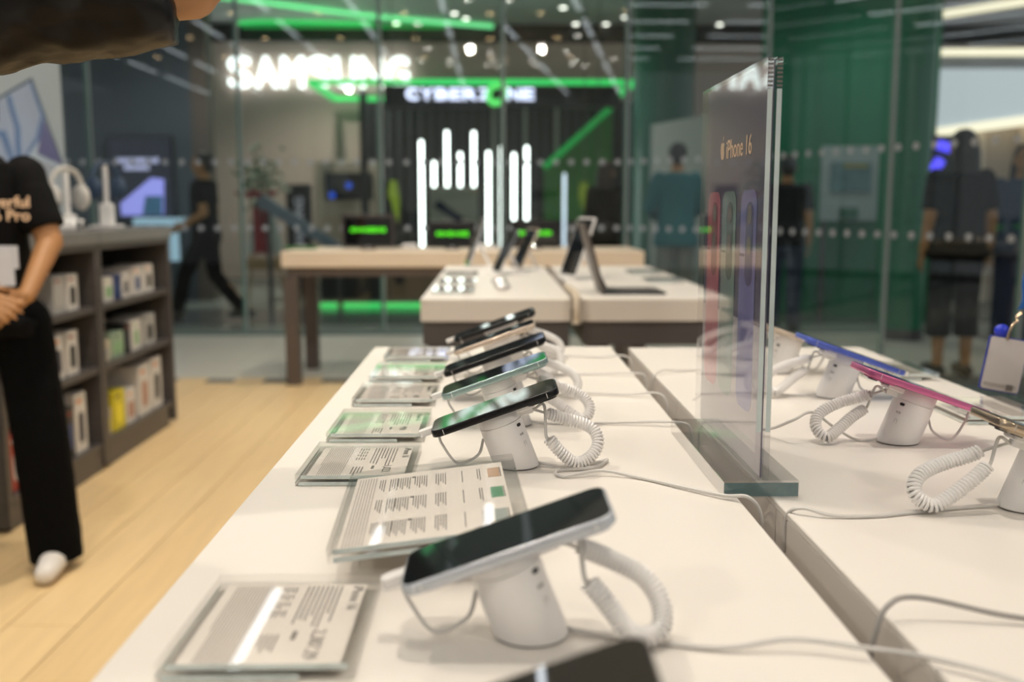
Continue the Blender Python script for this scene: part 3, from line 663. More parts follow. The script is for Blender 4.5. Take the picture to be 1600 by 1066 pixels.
for a in [
    # cabinet at the wall end, top shelf
    ('white case box with black print, last on the top shelf', 5.25, .7505, .13, .145, .16, 'box_white', 'pr_black'),
    ('white case box with navy print beside the last top shelf box', 5.085, .7505, .13, .14, .16, 'box_white', 'pr_blue'),
    ('white box with grey print beside the navy print box', 4.925, .7505, .105, .125, .16, 'box_white', 'pr_dark', 'pr_blue'),
    ('navy box behind the pale green pack on the top shelf', 4.81, .7505, .10, .12, .14, 'box_navy', 'pr_blue', 'pr_blue'),
    ('pale pack with green picture leaning on the top shelf', 4.70, .7505, .11, .115, .05, 'box_white', 'pr_green', 'pr_green', 'wide'),
    ('black box by the divider on the top shelf', 4.60, .7505, .06, .12, .16, 'box_black', 'pr_dark', 'pr_dark'),
    # middle shelf
    ('grey case box with dark print, last on the middle shelf', 5.23, .4755, .16, .16, .16, 'box_grey', 'pr_black', 'pr_dark'),
    ('pale case box with green print on the middle shelf', 5.03, .4755, .13, .15, .16, 'box_white', 'pr_green', 'pr_green'),
    ('thin black and red box on the middle shelf', 4.91, .4755, .07, .15, .14, 'box_black', 'pr_dark', 'box_red'),
    ('clear green pack on the middle shelf beside the black one', 4.78, .4755, .15, .12, .06, 'box_green', 'pr_green', 'pr_dark', 'wide'),
    ('pinkish small pack by the divider on the middle shelf', 4.62, .4755, .12, .10, .05, 'box_cream', 'box_grey', 'pr_tan', 'wide'),
    # bottom shelf
    ('tall white box with dark print, last on the bottom shelf', 5.30, .1255, .15, .27, .30, 'box_white', 'pr_black'),
    ('tall white box with tan print on the bottom shelf', 5.11, .1255, .17, .26, .36, 'box_white', 'pr_tan'),
    ('small white box with tan picture beside the yellow box', 4.91, .1255, .12, .17, .16, 'box_white', 'pr_tan', 'pr_orange', 'wide'),
    ('bright yellow box on the bottom shelf', 4.755, .1255, .15, .19, .22, 'box_yellow', 'pr_yellow', 'pr_black'),
    ('small cream and yellow pack by the divider', 4.60, .1255, .10, .13, .05, 'box_cream', 'pr_yellow', 'pr_tan', 'wide'),
    # nearer cabinet
    ('white case box with black print next to the elbow', 4.30, .7505, .11, .155, .15, 'box_white', 'pr_black', 'box_red'),
    ('grey case box half hidden behind the forearm', 4.165, .7505, .10, .155, .15, 'box_grey', 'box_grey', 'box_red'),
    ('white case box with black print on the shelf under the elbow', 4.265, .4755, .11, .19, .15, 'box_white', 'pr_black', 'box_red'),
    ('white case box half hidden behind the black trousers', 4.13, .4755, .09, .185, .15, 'box_white', 'pr_dark', 'pr_orange'),
    ('tall white and red box with grey print on the lowest shelf', 4.31, .1255, .12, .26, .24, 'box_white', 'pr_dark'),
    ('dark box squeezed between two white boxes on the lowest shelf', 4.20, .1255, .07, .22, .20, 'box_black', 'pr_blue', 'box_red'),
    ('tall white box with pink print beside the black trousers', 4.10, .1255, .10, .24, .24, 'box_white', 'pr_tan'),
    ('red box beside the black trousers on the lowest shelf', 3.72, .1255, .16, .22, .20, 'box_red', 'box_white', 'box_white'),
]: product(*a)

# things on the cabinet worktop
CT = 1.0855
def headphones(label, x, y, mat, pad, tall):
    t = thing('headphones', label, 'headphones', (x, y, CT), R(62))
    zc = tall
    MB().tube([(.085 * math.cos(q), 0, zc + .09 * math.sin(q)) for q in [math.pi * i / 20 for i in range(21)]], .013, 8).build('headband', mat, t, True)
    for s in (-1, 1):
        e = MB().ell((.083 * s, 0, zc - .045), (.026, .052, .062), 18, 10).build('ear_cup', mat, t, True)
        MB().ell((.060 * s, 0, zc - .045), (.014, .044, .054), 18, 8).build('cushion', pad, e, True)
        MB().capsule((.085 * s, 0, zc - .0), .010, (.085 * s, 0, zc + .03), .009, 8, 3).build('slider', mat, t, True)
    return t
mk('headphone_white', (.58, .56, .52), .45, noise=.05); mk('headphone_blue', (.035, .065, .12), .45, noise=.1); mk('pad_grey', (.42, .41, .39), .7, noise=.06)
def head_stand(label, x, y, h, mat='white_plastic'):
    t = thing('headphone_stand', label, 'stand', (x, y, CT))
    MB().bbox((-.07, -.06, 0), (.07, .06, .012), .003).build('base', mat, t); MB().bbox((-.032, -.028, .0125), (.032, .028, h - .20 if h > .26 else h * .5), .006).build('column', mat, t); MB().cone((0, 0, h - .20 if h > .26 else h * .5), .013, (0, 0, h), .013, 12).build('post', mat, t)
    return t
p = onx(104, 300, -2.0); headphones('white over ear headphones hanging beside the black framed mirror', -2.0, p[0], 'headphone_white', 'pad_grey', p[1] - CT + .02)
head_stand('white stand block holding the white headphones', -2.0, p[0], p[1] - CT + .02 + .076)
p = onx(165, 290, -2.05); headphones('navy blue headphones resting on a white stand block', -2.05, p[0], 'headphone_blue', 'headphone_blue', p[1] - CT + .03)
head_stand('white stand block holding the navy headphones', -2.05, p[0], p[1] - CT + .03 + .076)
t = thing('desk_mirror', 'white framed dark panel standing on the cabinet top', 'frame', (-2.17, 4.72, CT))
MB().box((-.012, -.16, 0), (.012, .16, .235)).build('frame', 'white_plastic', t); MB().box((.0125, -.135, .02), (.0145, .135, .215)).build('dark_panel', 'screen_glass', t)
t = thing('game_headset', 'white curled headset lying on the cabinet top', 'headphones', (-1.93, 4.28, CT))
MB().tube([(.07 * math.cos(q), .085 * math.sin(q), .018 + .012 * math.cos(2 * q)) for q in [2 * math.pi * i / 26 for i in range(22)]], .011, 8).build('band', 'white_plastic', t, True)
MB().ell((.02, -.095, .03), (.04, .03, .03), 14, 8).build('cup', 'white_plastic', t, True)
t = thing('handheld_device', 'white handheld device with black lenses on the cabinet top', 'device', (-1.92, 4.58, CT))
MB().bbox((-.05, -.07, 0), (.05, .07, .05), .012).build('shell', 'white_plastic', t)
for s in (-1, 1): MB().cone((.0502, .035 * s, .026), .02, (.056, .035 * s, .026), .018, 14).build('lens', 'black_plastic', t)

# ================================================================== OAK TABLE WITH SIGN SCREENS
wt = thing('oak_table', 'long oak topped table with dark brown legs by the glass wall', 'table', (0, 7.0, 0))
X0, X1, Y0, Y1 = -1.41, 1.0, 6.62, 7.42
MB().bbox((X0, Y0, .795), (X1, Y1, .90), .004).build('top', 'light_wood', wt, org=(0, 7, 0))
MB().box((X0 + .03, Y0 + .03, .735), (X1 - .03, Y1 - .03, .7945)).build('apron', 'brown_metal', wt, org=(0, 7, 0))
for x in (X0 + .012, X1 - .105):
    for y in (Y0 + .012, Y1 - .105): MB().box((x, y, 0), (x + .093, y + .093, .7345)).build('leg', 'brown_metal', wt, org=(0, 7, 0))
def sign_screen(label, px0, px1, py0, py1, Y, frame='black_plastic'):
    a = at(px0, py1, Y); b2 = at(px1, py0, Y); w = b2.x - a.x; h = b2.z - .9
    t = thing('sign_screen', label, 'screen', ((a.x + b2.x) / 2, Y, .9), group='small sign screens on the oak table')
    MB().bbox((-w / 2, -.012, .012), (w / 2, .012, h), .003).build('bezel', frame, t)
    MB().box((-w / 2 + .018, -.0135, .03), (w / 2 - .018, -.0122, h - .022)).build('display', 'screen_glass', t)
    mb = MB(); rnd = random.Random(int(px0)); x = -w * .33
    while x < w * .33:
        l = rnd.uniform(.008, .02); hh = rnd.uniform(.020, .034); mb.box((x, -.0145, h * .56 - hh / 2), (x + l, -.0137, h * .56 + hh / 2)); x += l + .005
    mb.build('green_wording', 'screen_green', t)
    MB().bbox((-.05, -.05, 0), (.05, .04, .0118), .003).build('foot', 'brown_metal', t)
    MB().ell((0, -.03, .016), (.02, .006, .008), 10, 6).build('emblem', 'chrome', t)
mk('bezel_brown', (.05, .042, .04), .4, noise=.1)
sign_screen('small sign screen with green words near the totem end of the oak table', 535, 616, 335, 390, 6.95, 'bezel_brown')
sign_screen('small sign screen with green words under the tilted phone picture', 670, 743, 346, 392, 6.95)
sign_screen('small sign screen with green words behind the upright tablets', 799, 872, 344, 392, 6.95)
for i, (pxx, lab) in enumerate(((470, 'green notebook lying at the corner of the oak table'), (640, 'silver gadget beside the glowing tube on the oak table'), (760, 'silver gadget between two sign screens on the oak table'))):
    p = onz(pxx, 389.5, .9)
    p.y = 7.05; p.x = at(pxx, 389, 7.05).x
    t = thing('gadget', lab, 'gadget', (p.x, p.y, .9))
    MB().bbox((-.11, -.05, 0), (.11, .05, .016), .004).build('body', 'green_panel' if i == 0 else 'chrome', t); MB().bbox((-.05, -.03, .0162), (.05, .03, .022 if i == 0 else .035), .003).build('cover', 'grey_panel' if i == 0 else 'white_plastic', t)

# ------------------------------------------------------------------ devices on the far counters
def tablet(label, x, y, face, w, h, lean, mat='chrome', group='upright tablets on the far counters', scr='screen_glass'):
    t = thing('tablet', label, 'tablet', (x, y, .9), R(face), group=group)
    M = Matrix.Translation((0, 0, .012)) @ Matrix.Rotation(R(-lean), 4, 'X')
    MB().prism(rrect(w, h, .012, 5, 0, h / 2), -.004, .004, lambda u, v, hh: (u, hh, v)).xf(M).build('body', mat, t, True)
    MB().prism(rrect(w - .012, h - .012, .008, 5, 0, h / 2), -.0046, -.0041, lambda u, v, hh: (u, hh, v)).xf(M).build('screen', scr, t)
    c = M @ Vector((0, .004, h * .55)); f = (0, c.y + h * .28, .006)
    MB().tube([c, f], .007, 8).build('prop', 'white_plastic', t); MB().bbox((-.055, -.03, 0), (.055, f[1] + .03, .008), .002).build('base', 'white_plastic', t)
    return t
tablet('silver tablet propped up beside the cable gap facing the aisle', .01, 4.35, -78, .16, .20, 24, 'chrome')
tablet('pale tablet propped up behind the silver tablet', .10, 4.60, -74, .16, .20, 26, 'phone_cream')
tablet('grey phone propped up at the left of the silver tablet', -.13, 4.78, -80, .12, .24, 20, 'phone_white')
tablet('white tablet standing back to back with the black tablet', .30, 4.05, -70, .16, .25, 20, 'white_plastic')
kt = thing('keyboard_tablet', 'black tablet leaning in its keyboard cover on the far counter', 'tablet', (.36, 3.42, .9))
MB().bbox((0.0, -.115, 0), (.215, .115, .008), .002).build('keyboard', 'black_plastic', kt)
for i in range(5): MB().box((.05 + i * .03, -.10, .0082), (.074 + i * .03, .10, .0098)).build('key_row', 'dark_metal', kt)
MB().prism([(.0, .008), (.006, .008), (-.055, .235), (-.064, .233)], -.115, .115, lambda u, v, h: (u, h, v)).build('screen_case', 'brown_metal', kt)
MB().prism([(.008, .02), (.0095, .02), (-.049, .228), (-.0505, .228)], -.105, .105, lambda u, v, h: (u, h, v)).build('screen', 'screen_glass', kt)
MB().tube([(-.02, .0, .10), (.03, 0, .0095)], .004, 6).build('hinge_arm', 'brown_metal', kt)
for i, (x, y, lab) in enumerate(((-.14, 3.45, 'acrylic price card at the front corner of the far counter'), (-.14, 3.85, 'acrylic price card in the middle of the far counter'), (-.14, 4.3, 'acrylic price card at the back of the far counter'), (.66, 3.9, 'acrylic price card on the far counter behind the keyboard tablet'), (.66, 4.4, 'acrylic price card at the far end behind the keyboard tablet'))):
    price_card(lab, x - .07, x + .07, y - .1, y + .1, side=-1 if x < .3 else 1, seed=20 + i, price='990')
for i, (x, y) in enumerate(((.02, 3.75), (.03, 3.5))):
    t = thing('earbud_case', 'small silver charging case on the far counter strip', 'gadget', (x, y, .9), group='silver charging cases on the far counter')
    MB().ell((0, 0, .014), (.03, .025, .014), 16, 8).build('shell', 'chrome', t, True); MB().box((-.029, -.0255, .0145), (.029, -.0245, .0155)).build('seam', 'dark_metal', t)

# ================================================================== THE MALL BEYOND THE GLASS
def wbox(name, mat, x0, x1, y0, y1, Y, thick, parent=None, org=(0, 0, 0)):
    a = at(x0, y1, Y); b2 = at(x1, y0, Y)
    return MB().box((a.x, Y, a.z), (b2.x, Y + thick, b2.z)).build(name, mat, parent, org=org)
# dark shop wall with a big screen
a = at(120, 400, 13); b2 = at(312, 400, 13)
struct(MB().box((-9, 13, 0), (b2.x, 13.2, 4.1)).build('wall_slate', 'slate_wall'))
struct(MB().box((b2.x, 12.9, 0), (b2.x + .20, 13.2, 4.1)).build('wall_brown', 'brown_wall'))
p = at(220, 300, 12.9)
t = thing('wall_screen', 'large wall screen with violet wording and a violet slanted phone', 'screen', (p.x, 12.9, 0))
o_ = (p.x, 12.9, 0)
wbox('bezel', 'black_plastic', 172, 268, 212, 345, 12.9, .06, t, o_); wbox('display', mk('screen_slate', (.04, .045, .07), .2, noise=.1, emit=.03, emc=(.3, .32, .5)).name, 174, 266, 214, 343, 12.895, .004, t, o_)
mb = MB(); rnd = random.Random(3)
for y_, xa, xb in ((251, 182, 246), (262, 194, 232)):
    x = xa
    while x < xb:
        l = rnd.uniform(2, 4.5); q0 = at(x, y_ + 4, 12.88); q1 = at(x + l, y_ - 3 - rnd.random() * 2, 12.88); mb.box((q0.x, 12.88, q0.z), (q1.x, 12.884, q1.z)); x += l + 1
mb.build('violet_wording', 'screen_pale', t, org=o_)
q = [at(x, y, 12.88) for x, y in ((188, 318), (236, 278), (256, 280), (256, 336), (190, 337))]
MB().prism([(k.x, k.z) for k in q], 12.88, 12.884, lambda u, v, h: (u, h, v)).build('violet_phone', 'screen_violet', t, org=o_)
q = [at(x, y, 12.87) for x, y in ((227, 306), (254, 306), (254, 336), (222, 336))]
MB().prism([(k.x, k.z) for k in q], 12.87, 12.874, lambda u, v, h: (u, h, v)).build('blue_card', mk('card_blue', (.10, .25, .42), .4, noise=.15, emit=.12).name, t, org=o_)
# light blue glowing frame table in front of it
p = at(245, 400, 12.2); t = thing('glowing_counter', 'counter with light blue glowing edges by the slate wall', 'counter', (p.x, 12.2, 0)); o_ = (p.x, 12.2, 0)
wbox('glowing_edge', 'lightbox_blue', 208, 275, 341, 352, 12.2, .5, t, o_); wbox('glowing_leg', 'lightbox_blue', 266, 275, 353, 408, 12.2, .1, t, o_)
a = at(208, 352, 12.2); b2 = at(265, 352, 12.2); MB().box((a.x, 12.25, 0), (b2.x, 12.65, a.z - .01)).build('body', 'slate_wall', t, org=o_)

# the store with the white glowing name
SY = 17.0
a = at(300, 400, SY)
struct(MB().box((a.x, SY, 0), (9, SY + .2, 5)).build('wall_beige', 'beige_wall'))
def sign_letter_row(name, label, word, px0, px1, ytop, ybot, Y, mat, depth=.12, off=.02, sq=None):
    a = at(px0, ybot, Y); b2 = at(px1, ytop, Y); t = thing(name, label, 'sign', (a.x, Y, a.z))
    n_ = len(word); step = (b2.x - a.x) / n_; h = b2.z - a.z
    for i, ch in enumerate(word):
        if ch == ' ': continue
        me = text_mesh(ch, 1.0, .5, 0)
        xs = [v.co.x for v in me.vertices]; ys = [v.co.y for v in me.vertices]; x0, x1, y0, y1 = min(xs), max(xs), min(ys), max(ys)
        sx = step * .80 / (x1 - x0); sz = h / (y1 - y0)
        if ch == 'I': sx *= .4
        me.transform(Matrix.Translation((-x0, -y0, 0))); me.transform(Matrix.Diagonal((sx, sz, depth, 1))); me.transform(XZ); me.transform(Matrix.Translation((i * step + step * .1, 0, 0)))
        # thicken the strokes
        bm = bmesh.new(); bm.from_mesh(me); bm.normal_update()
        bmesh.ops.remove_doubles(bm, verts=bm.verts, dist=1e-5)
        for v in bm.verts:
            nx = Vector((v.normal.x, 0, v.normal.z))
            if nx.length > .01: v.co += nx.normalized() * off
        bm.to_mesh(me); bm.free()
        me.materials.clear(); me.materials.append(MATS[mat])
        o = bpy.data.objects.new('letter', me); col.objects.link(o); o.parent = t
    return t
sign_letter_row('store_sign', 'large glowing white store name on the beige wall', 'SAMSUNG', 355, 642, 90, 136, SY - .07, 'sign_white', .13, .014)
# interior bits of that store: screen in a pale fixture, black totem, flower stand, slanted ribbon panel
p = at(530, 300, 15.6); t = thing('display_fixture', 'pale beige display wall with a black television', 'display', (p.x, 15.6, 0)); o_ = (p.x, 15.6, 0)
a = at(492, 345, 15.6); b2 = at(590, 252, 15.6); MB().bbox((a.x, 15.6, 0), (b2.x, 15.8, b2.z), .01).build('panel', 'pale_fixture', t, org=o_)
wbox('television', 'black_plastic', 509, 582, 270, 312, 15.55, .045, t, o_)
for (x, y) in ((545, 290), (519, 305)):
    c = at(x, y, 15.53); MB().cone((c.x, 15.53, c.z), .05, (c.x, 15.54, c.z), .05, 14).build('blue_dot', 'screen_blue', t, org=o_)
p = at(467, 350, 13.6); t = thing('brand_totem', 'black totem with white vertical lettering beside the flowers', 'totem', (p.x, 13.6, 0))
b2 = at(487, 288, 13.6); a = at(448, 288, 13.6); hw = (b2.x - a.x) / 2
MB().bbox((-hw, 0, 0), (hw, .12, b2.z), .01).build('slab', 'black_plastic', t)
put_text('lettering', 'SAMSUNG', .155, mk('totem_white', (.6, .6, .72), .5, noise=.05).name, t, Matrix.Translation((.06, -.004, .62)) @ XZ @ Matrix.Rotation(R(90), 4, 'Z'), extrude=.002, offset=.006)
p = at(412, 400, 12.6); t = thing('flower_stand', 'tall flower stand with white blooms and red ribbons', 'flowers', (p.x, 12.6, 0))
rnd = random.Random(5); fo = MB(); bl = MB(); rd = MB()
for i in range(150):
    c = Vector((rnd.gauss(0, .12), rnd.gauss(0, .1), 1.52 + rnd.gauss(0, .15))); d = Vector((rnd.uniform(-1, 1), rnd.uniform(-1, 1), rnd.uniform(-.3, 1))).normalized(); e = d.orthogonal().normalized()
    fo.add([c, c + d * .05 + e * .022, c + d * .12, c + d * .05 - e * .022], [(0, 1, 2, 3)])
    if i % 4 == 0: bl.ell(c + d * .1, (.032, .032, .028), 8, 5)
    if i % 13 == 0: rd.ell(Vector((c.x, c.y, 1.33)) + d * .05, (.04, .04, .035), 8, 5)
mk('leaf', (.05, .13, .05), .6, noise=.4, scale=20); mk('bloom', (.55, .58, .46), .6, noise=.1); mk('red_cloth', (.26, .012, .02), .6, noise=.15); mk('white_cloth', (.42, .48, .44), .7, noise=.06); mk('stand_wood', (.30, .20, .10), .6, noise=.15)
tag(fo.build('foliage', 'leaf', t), kind='stuff'); tag(bl.build('white_blooms', 'bloom', t, True), kind='stuff'); tag(rd.build('red_blooms', 'red_cloth', t, True), kind='stuff')
for sx in (-1, 1): MB().tube([(.05 * sx, .05, 1.4), (.24 * sx, .12, 0)], .014, 8).build('leg', 'stand_wood', t)
MB().tube([(0, .1, 1.4), (0, .34, 0)], .014, 8).build('leg', 'stand_wood', t)
MB().prism([(-.05, 1.30), (.10, 1.30), (.24, .70), (.19, .62), (-.20, .62), (-.16, .9)], -.03, .02, lambda u, v, h: (u, h, v)).build('sash', 'white_cloth', t)
for x0, w in ((-.10, .07), (.0, .09)):
    MB().prism([(x0, 1.22), (x0 + w, 1.24), (x0 + w + .04, .64), (x0 - .01, .60)], -.05, -.035, lambda u, v, h: (u, h, v)).build('ribbon', 'red_cloth', t)
MB().bbox((-.22, -.06, .42), (.22, .2, .56), .01).build('basket', 'stand_wood', t)
a = at(405, 312, 11.6); b2 = at(538, 392, 11.6); t = thing('slanted_rail', 'slanted blue grey panel running down beside the totem', 'rail', (b2.x, 11.6, 0)); mk('rail_blue', (.20, .25, .32), .4, noise=.15, scale=5)
u = (b2 - a).normalized(); v_ = Vector((-u.z, 0, u.x)) * .075
MB().prism([(q.x - b2.x, q.z) for q in (a - v_, b2 - v_ * .8, b2 + v_ * .6, a + v_)], -.03, .05, lambda u_, v2, h: (u_, h, v2)).build('panel', 'rail_blue', t)
MB().tube([(a.x - b2.x + .1, .01, a.z - .16), (a.x - b2.x + .1, .01, 0)], .03, 8).build('post', 'dark_metal', t); MB().tube([(-.06, .01, b2.z - .04), (-.06, .01, 0)], .03, 8).build('post', 'dark_metal', t)

# the black and green store with equaliser tubes
CY = 14.5
def led(name, pts, r, mat, parent=None, org=(0, 0, 0)): return MB().tube([(q[0], q[1], q[2]) for q in pts], r, 8).build(name, mat, parent, org=org)
st = thing('store_canopy', 'black store canopy outlined with green light strips', 'canopy', (0, CY, 0)); o_ = (0, CY, 0)
a = at(600, 166, CY); b2 = at(962, 134, CY)
MB().box((a.x, CY, a.z), (b2.x, CY + .25, b2.z)).build('sign_box', 'black_wall', st, org=o_)
fl_ = at(480, 127, CY); fr_ = at(993, 127, CY); zt = fl_.z
MB().box((fl_.x, CY, zt - .035), (fr_.x, CY + .1, zt + .035)).build('light_strip', 'led_green', st, org=o_)
MB().box((fl_.x, CY + .1, zt - .05), (fl_.x + .1, CY + 2.2, zt + .02)).build('light_strip', 'led_green', st, org=o_)
MB().box((fr_.x - .1, CY + .1, zt - .05), (fr_.x, CY + 1.4, zt + .02)).build('light_strip', 'led_green', st, org=o_)
MB().box((fl_.x + .1, CY + 2.1, zt - .05), (fl_.x + 1.5, CY + 2.2, zt + .02)).build('light_strip', 'led_green', st, org=o_)
for x in (562, 958):
    q = at(x, 200, CY + .6); MB().box((q.x, CY + .6, 0), (q.x + .1, CY + .72, zt - .06)).build('post', 'black_wall', st, org=o_)
# wordmark letters on the sign box
sl = sign_letter_row('store_wordmark', 'violet white wordmark with a green ring on the black canopy', 'CYBERZ NE', 633, 836, 139, 155, CY - .06, 'sign_violet', .03, .012)
c = at(776, 147, CY - .06); tt = []
MB().loft([[(c.x - sl.location.x + r_ * math.cos(q) * (1 + .35 * math.sin(q) * 0) + .35 * r_ * math.sin(q) * .4, h, c.z - sl.location.z + r_ * 1.12 * math.sin(q)) for q in [2 * math.pi * i / 28 for i in range(28)]] for r_, h in ((.075, -.03), (.15, -.03), (.15, .02), (.075, .02), (.075, -.03))], False).build('green_ring', 'sign_green', sl)
# back wall of dark slats
a = at(570, 400, CY + 1.6); b2 = at(990, 400, CY + 1.6)
dw = struct(MB().box((a.x, CY + 1.7, 0), (b2.x, CY + 1.8, zt - .1)).build('wall_dark_store', 'black_wall'))
for i in range(26):
    x = a.x + (i + .5) * (b2.x - a.x) / 26
    MB().box((x - .035, CY + 1.62, .0), (x + .025, CY + 1.70, zt - .12)).build('slat', 'slat_grey' if i % 3 else 'grey_panel' if i in (12, 15, 18) else 'slat_grey', dw)
q = [at(x, y, CY + 1.5) for x, y in ((850, 262), (958, 165), (958, 345), (850, 345))]
t = thing('green_graphic', 'slanted green graphic panel inside the black store', 'panel', (q[0].x, CY + 1.5, 0)); o_ = (q[0].x, CY + 1.5, 0)
MB().prism([(k.x, k.z) for k in q], CY + 1.5, CY + 1.55, lambda u_, v2, h: (u_, h, v2)).build('panel', 'green_panel', t, org=o_)
led('light_edge', [q[0], q[1]], .05, 'led_green_dim', t, o_)
tb = MB()
for i, (x, y0, y1, em) in enumerate([(658, 217, 415, 'tube_white'), (678, 250, 415, 'tube_white'), (698, 202, 415, 'tube_white'), (719, 236, 415, 'tube_white'), (740, 203, 415, 'tube_white'), (763, 234, 415, 'tube_white'), (784, 225, 415, 'tube_white'), (803, 237, 415, 'tube_white'), (823, 226, 415, 'tube_white'), (882, 268, 398, 'tube_blue')]):
    a = at(x, y0 + 5, 13.2); lab = ['tall glowing white tube at the totem end of the equaliser row', 'second tube of the equaliser row counted from the totem, short above the board', 'tall tube above the middle of the pale phone picture board', 'short tube above the edge of the pale phone picture board', 'tall glowing tube just past the pale phone picture board', 'glowing tube standing between two of the green worded screens', 'glowing tube next to the screen behind the upright tablets', 'shorter glowing tube rising behind the screen near the tablets', 'last white tube of the equaliser row toward the green panel', 'thin bluish glowing tube apart from the equaliser row'][i]
    t = thing('light_tube', lab, 'lamp', (a.x, 13.2, 0), group='glowing equaliser tubes')
    r_ = .024 if em == 'tube_white' else .020
    zb = at(x, y1, 13.2).z
    MB().capsule((0, 0, zb), r_, (0, 0, a.z), r_, 12, 4).build('tube', em, t, True)
    MB().cone((0, 0, .02), .014, (0, 0, zb - r_), .014, 10).build('stem', 'black_plastic', t); MB().cone((0, 0, 0), .07, (0, 0, .0199), .06, 14).build('foot', 'black_plastic', t)
p = at(709, 345, 11.5); t = thing('phone_picture_board', 'pale board with a picture of a slanted dark phone', 'board', (p.x, 11.5, 0)); o_ = (p.x, 11.5, 0)
a = at(671, 350, 11.5); b2 = at(747, 292, 11.5)
MB().bbox((a.x, 11.5, .75), (b2.x, 11.54, b2.z), .004).build('board', 'grey_panel', t, org=o_)
q = [at(x, y, 11.49) for x, y in ((677, 322), (686, 313), (724, 340), (718, 350))]
MB().prism([(k.x, k.z) for k in q], 11.49, 11.495, lambda u_, v2, h: (u_, h, v2)).build('printed_phone', 'denim', t, org=o_)
for s in (a.x + .05, b2.x - .05): MB().box((s - .02, 11.505, 0), (s + .02, 11.535, .7495)).build('leg', 'dark_metal', t, org=o_)
# counter front with green strip near the mall floor
a = at(498, 400, 11.9); b2 = at(700, 400, 11.9); z = at(580, 477, 11.9).z
t = thing('lit_counter', 'black counter with a green light strip along its foot', 'counter', ((a.x + b2.x) / 2, 12.1, 0)); o_ = ((a.x + b2.x) / 2, 12.1, 0)
MB().bbox((a.x, 11.93, z + .045), (b2.x + 1.9, 12.5, .62), .01).build('body', 'black_wall', t, org=o_); MB().box((a.x, 11.9, z - .022), (b2.x + 1.9, 11.97, z + .022)).build('light_strip', 'led_green', t, org=o_); MB().box((a.x + .05, 12.0, 0), (b2.x + 1.85, 12.45, z - .045)).build('plinth', 'black_plastic', t, org=o_)
# lime banners
mk('lime', (.22, .30, .02), .6, noise=.3)
for i, (x, y0, y1) in enumerate(((614, 282, 350), (912, 285, 350), (934, 300, 352))):
    a = at(x, y0, 13.9); t = thing('lime_banner', 'narrow lime green pennant hanging in the black store', 'banner', (a.x, 13.9, a.z), group='lime pennants in the black store')
    h = a.z - at(x, y1, 13.9).z
    MB().prism([(-.05, 0), (.05, 0), (.09, -h * .5), (.06, -h), (-.02, -h * .6), (-.07, -h * .3)], 0, .02, lambda u_, v2, hh: (u_, hh, v2)).build('cloth', 'lime', t); MB().tube([(0, .01, .01), (0, .01, 4.08 - a.z)], .006, 6).build('cord', 'dark_metal', t)

# ceiling light lines of the mall and round downlights
for pts, mat, lab in ((((330, -6), (470, 12), (600, 28), (770, 46)), 'led_mint', 'bright mint light line sweeping across the mall ceiling'), (((270, 36), (420, 34), (582, 37)), 'led_green', 'short green light line behind the mint line'), (((270, 53), (450, 54), (700, 57)), 'led_green_dim', 'dim green light line along the dark bulkhead')):
    P3 = [onz(x, y, 4.04) for x, y in pts]
    for q in P3: q.y = min(q.y, 16.4); q.z = 4.045; q.x = max(q.x, -4.0)
    tag(MB().tube(catmull(P3, 8), .036 if mat != 'led_green' else .028, 8).build('light_line', mat), lab, 'lamp')
t = downlight_proto('round warm downlight in the grey mall ceiling', 'downlights in the mall ceiling', 'mall_white'); n = 0
for x, y in ((710, 21), (728, 29), (943, 44), (977, 27), (895, 48), (1020, 24), (1115, 46), (1062, 8), (500, 16), (620, 38), (880, 12)):
    q = onz(x, y, 4.09); q.y = min(q.y, 16.4)
    o = t if n == 0 else copy_tree(t); n += 1; o.location = (q.x, q.y, 4.1)

# green column, pale board, green hoarding with poster, green round pillar, white shop front
p = at(1036, 400, 12.5); mkc = MB()
t = thing('green_column', 'thick dark green round column behind the person in teal', 'column', (p.x, 12.7, 0))
MB().cone((0, 0, .0), .38, (0, 0, 4.09), .38, 32).build('shaft', 'green_dark', t, True); MB().cone((0, 0, 0), .42, (0, 0, .12), .40, 32).build('base_ring', 'dark_metal', t, True)
a = at(1020, 195, 12.0); b2 = at(1108, 148, 10.6)
t = thing('pale_board', 'pale grey partition board next to the green column', 'board', (a.x, 12.0, 0))
MB().loft([[(0, 0, 0), (b2.x - a.x, b2.y - 12.0, 0), (b2.x - a.x + .05, b2.y - 11.95, 0), (.05, .05, 0)], [(0, 0, a.z), (b2.x - a.x, b2.y - 12.0, a.z + .0), (b2.x - a.x + .05, b2.y - 11.95, a.z), (.05, .05, a.z)]]).build('panel', 'grey_panel', t)
MB().box((-.02, .0, 0), (-.002, .05, a.z)).build('edge_trim', 'chrome', t)
a = at(1180, 400, 11.4); b2 = at(1452, 400, 10.2)
gw = MB().loft([[(a.x, 11.4, 0), (b2.x, 10.2, 0), (b2.x + .05, 10.3, 0), (a.x + .05, 11.5, 0)], [(a.x, 11.4, 4.05), (b2.x, 10.2, 4.05), (b2.x + .05, 10.3, 4.05), (a.x + .05, 11.5, 4.05)]]).build('wall_green', 'green_wall'); struct(gw)
q0 = at(1281, 345, 10.6); q1 = at(1378, 228, 10.4); t = thing('notice_board', 'pale notice board with a dark framed picture on the green wall', 'board', (q0.x, 10.55, 0)); o_ = (q0.x, 10.55, 0); mk('notice', (.30, .38, .38), .5, noise=.08)
wbox('board', 'notice', 1281, 1378, 228, 345, 10.55, .04, t, o_); wbox('picture', mk('notice_pic', (.10, .20, .22), .5, noise=.5, scale=9).name, 1297, 1362, 254, 300, 10.53, .015, t, o_)
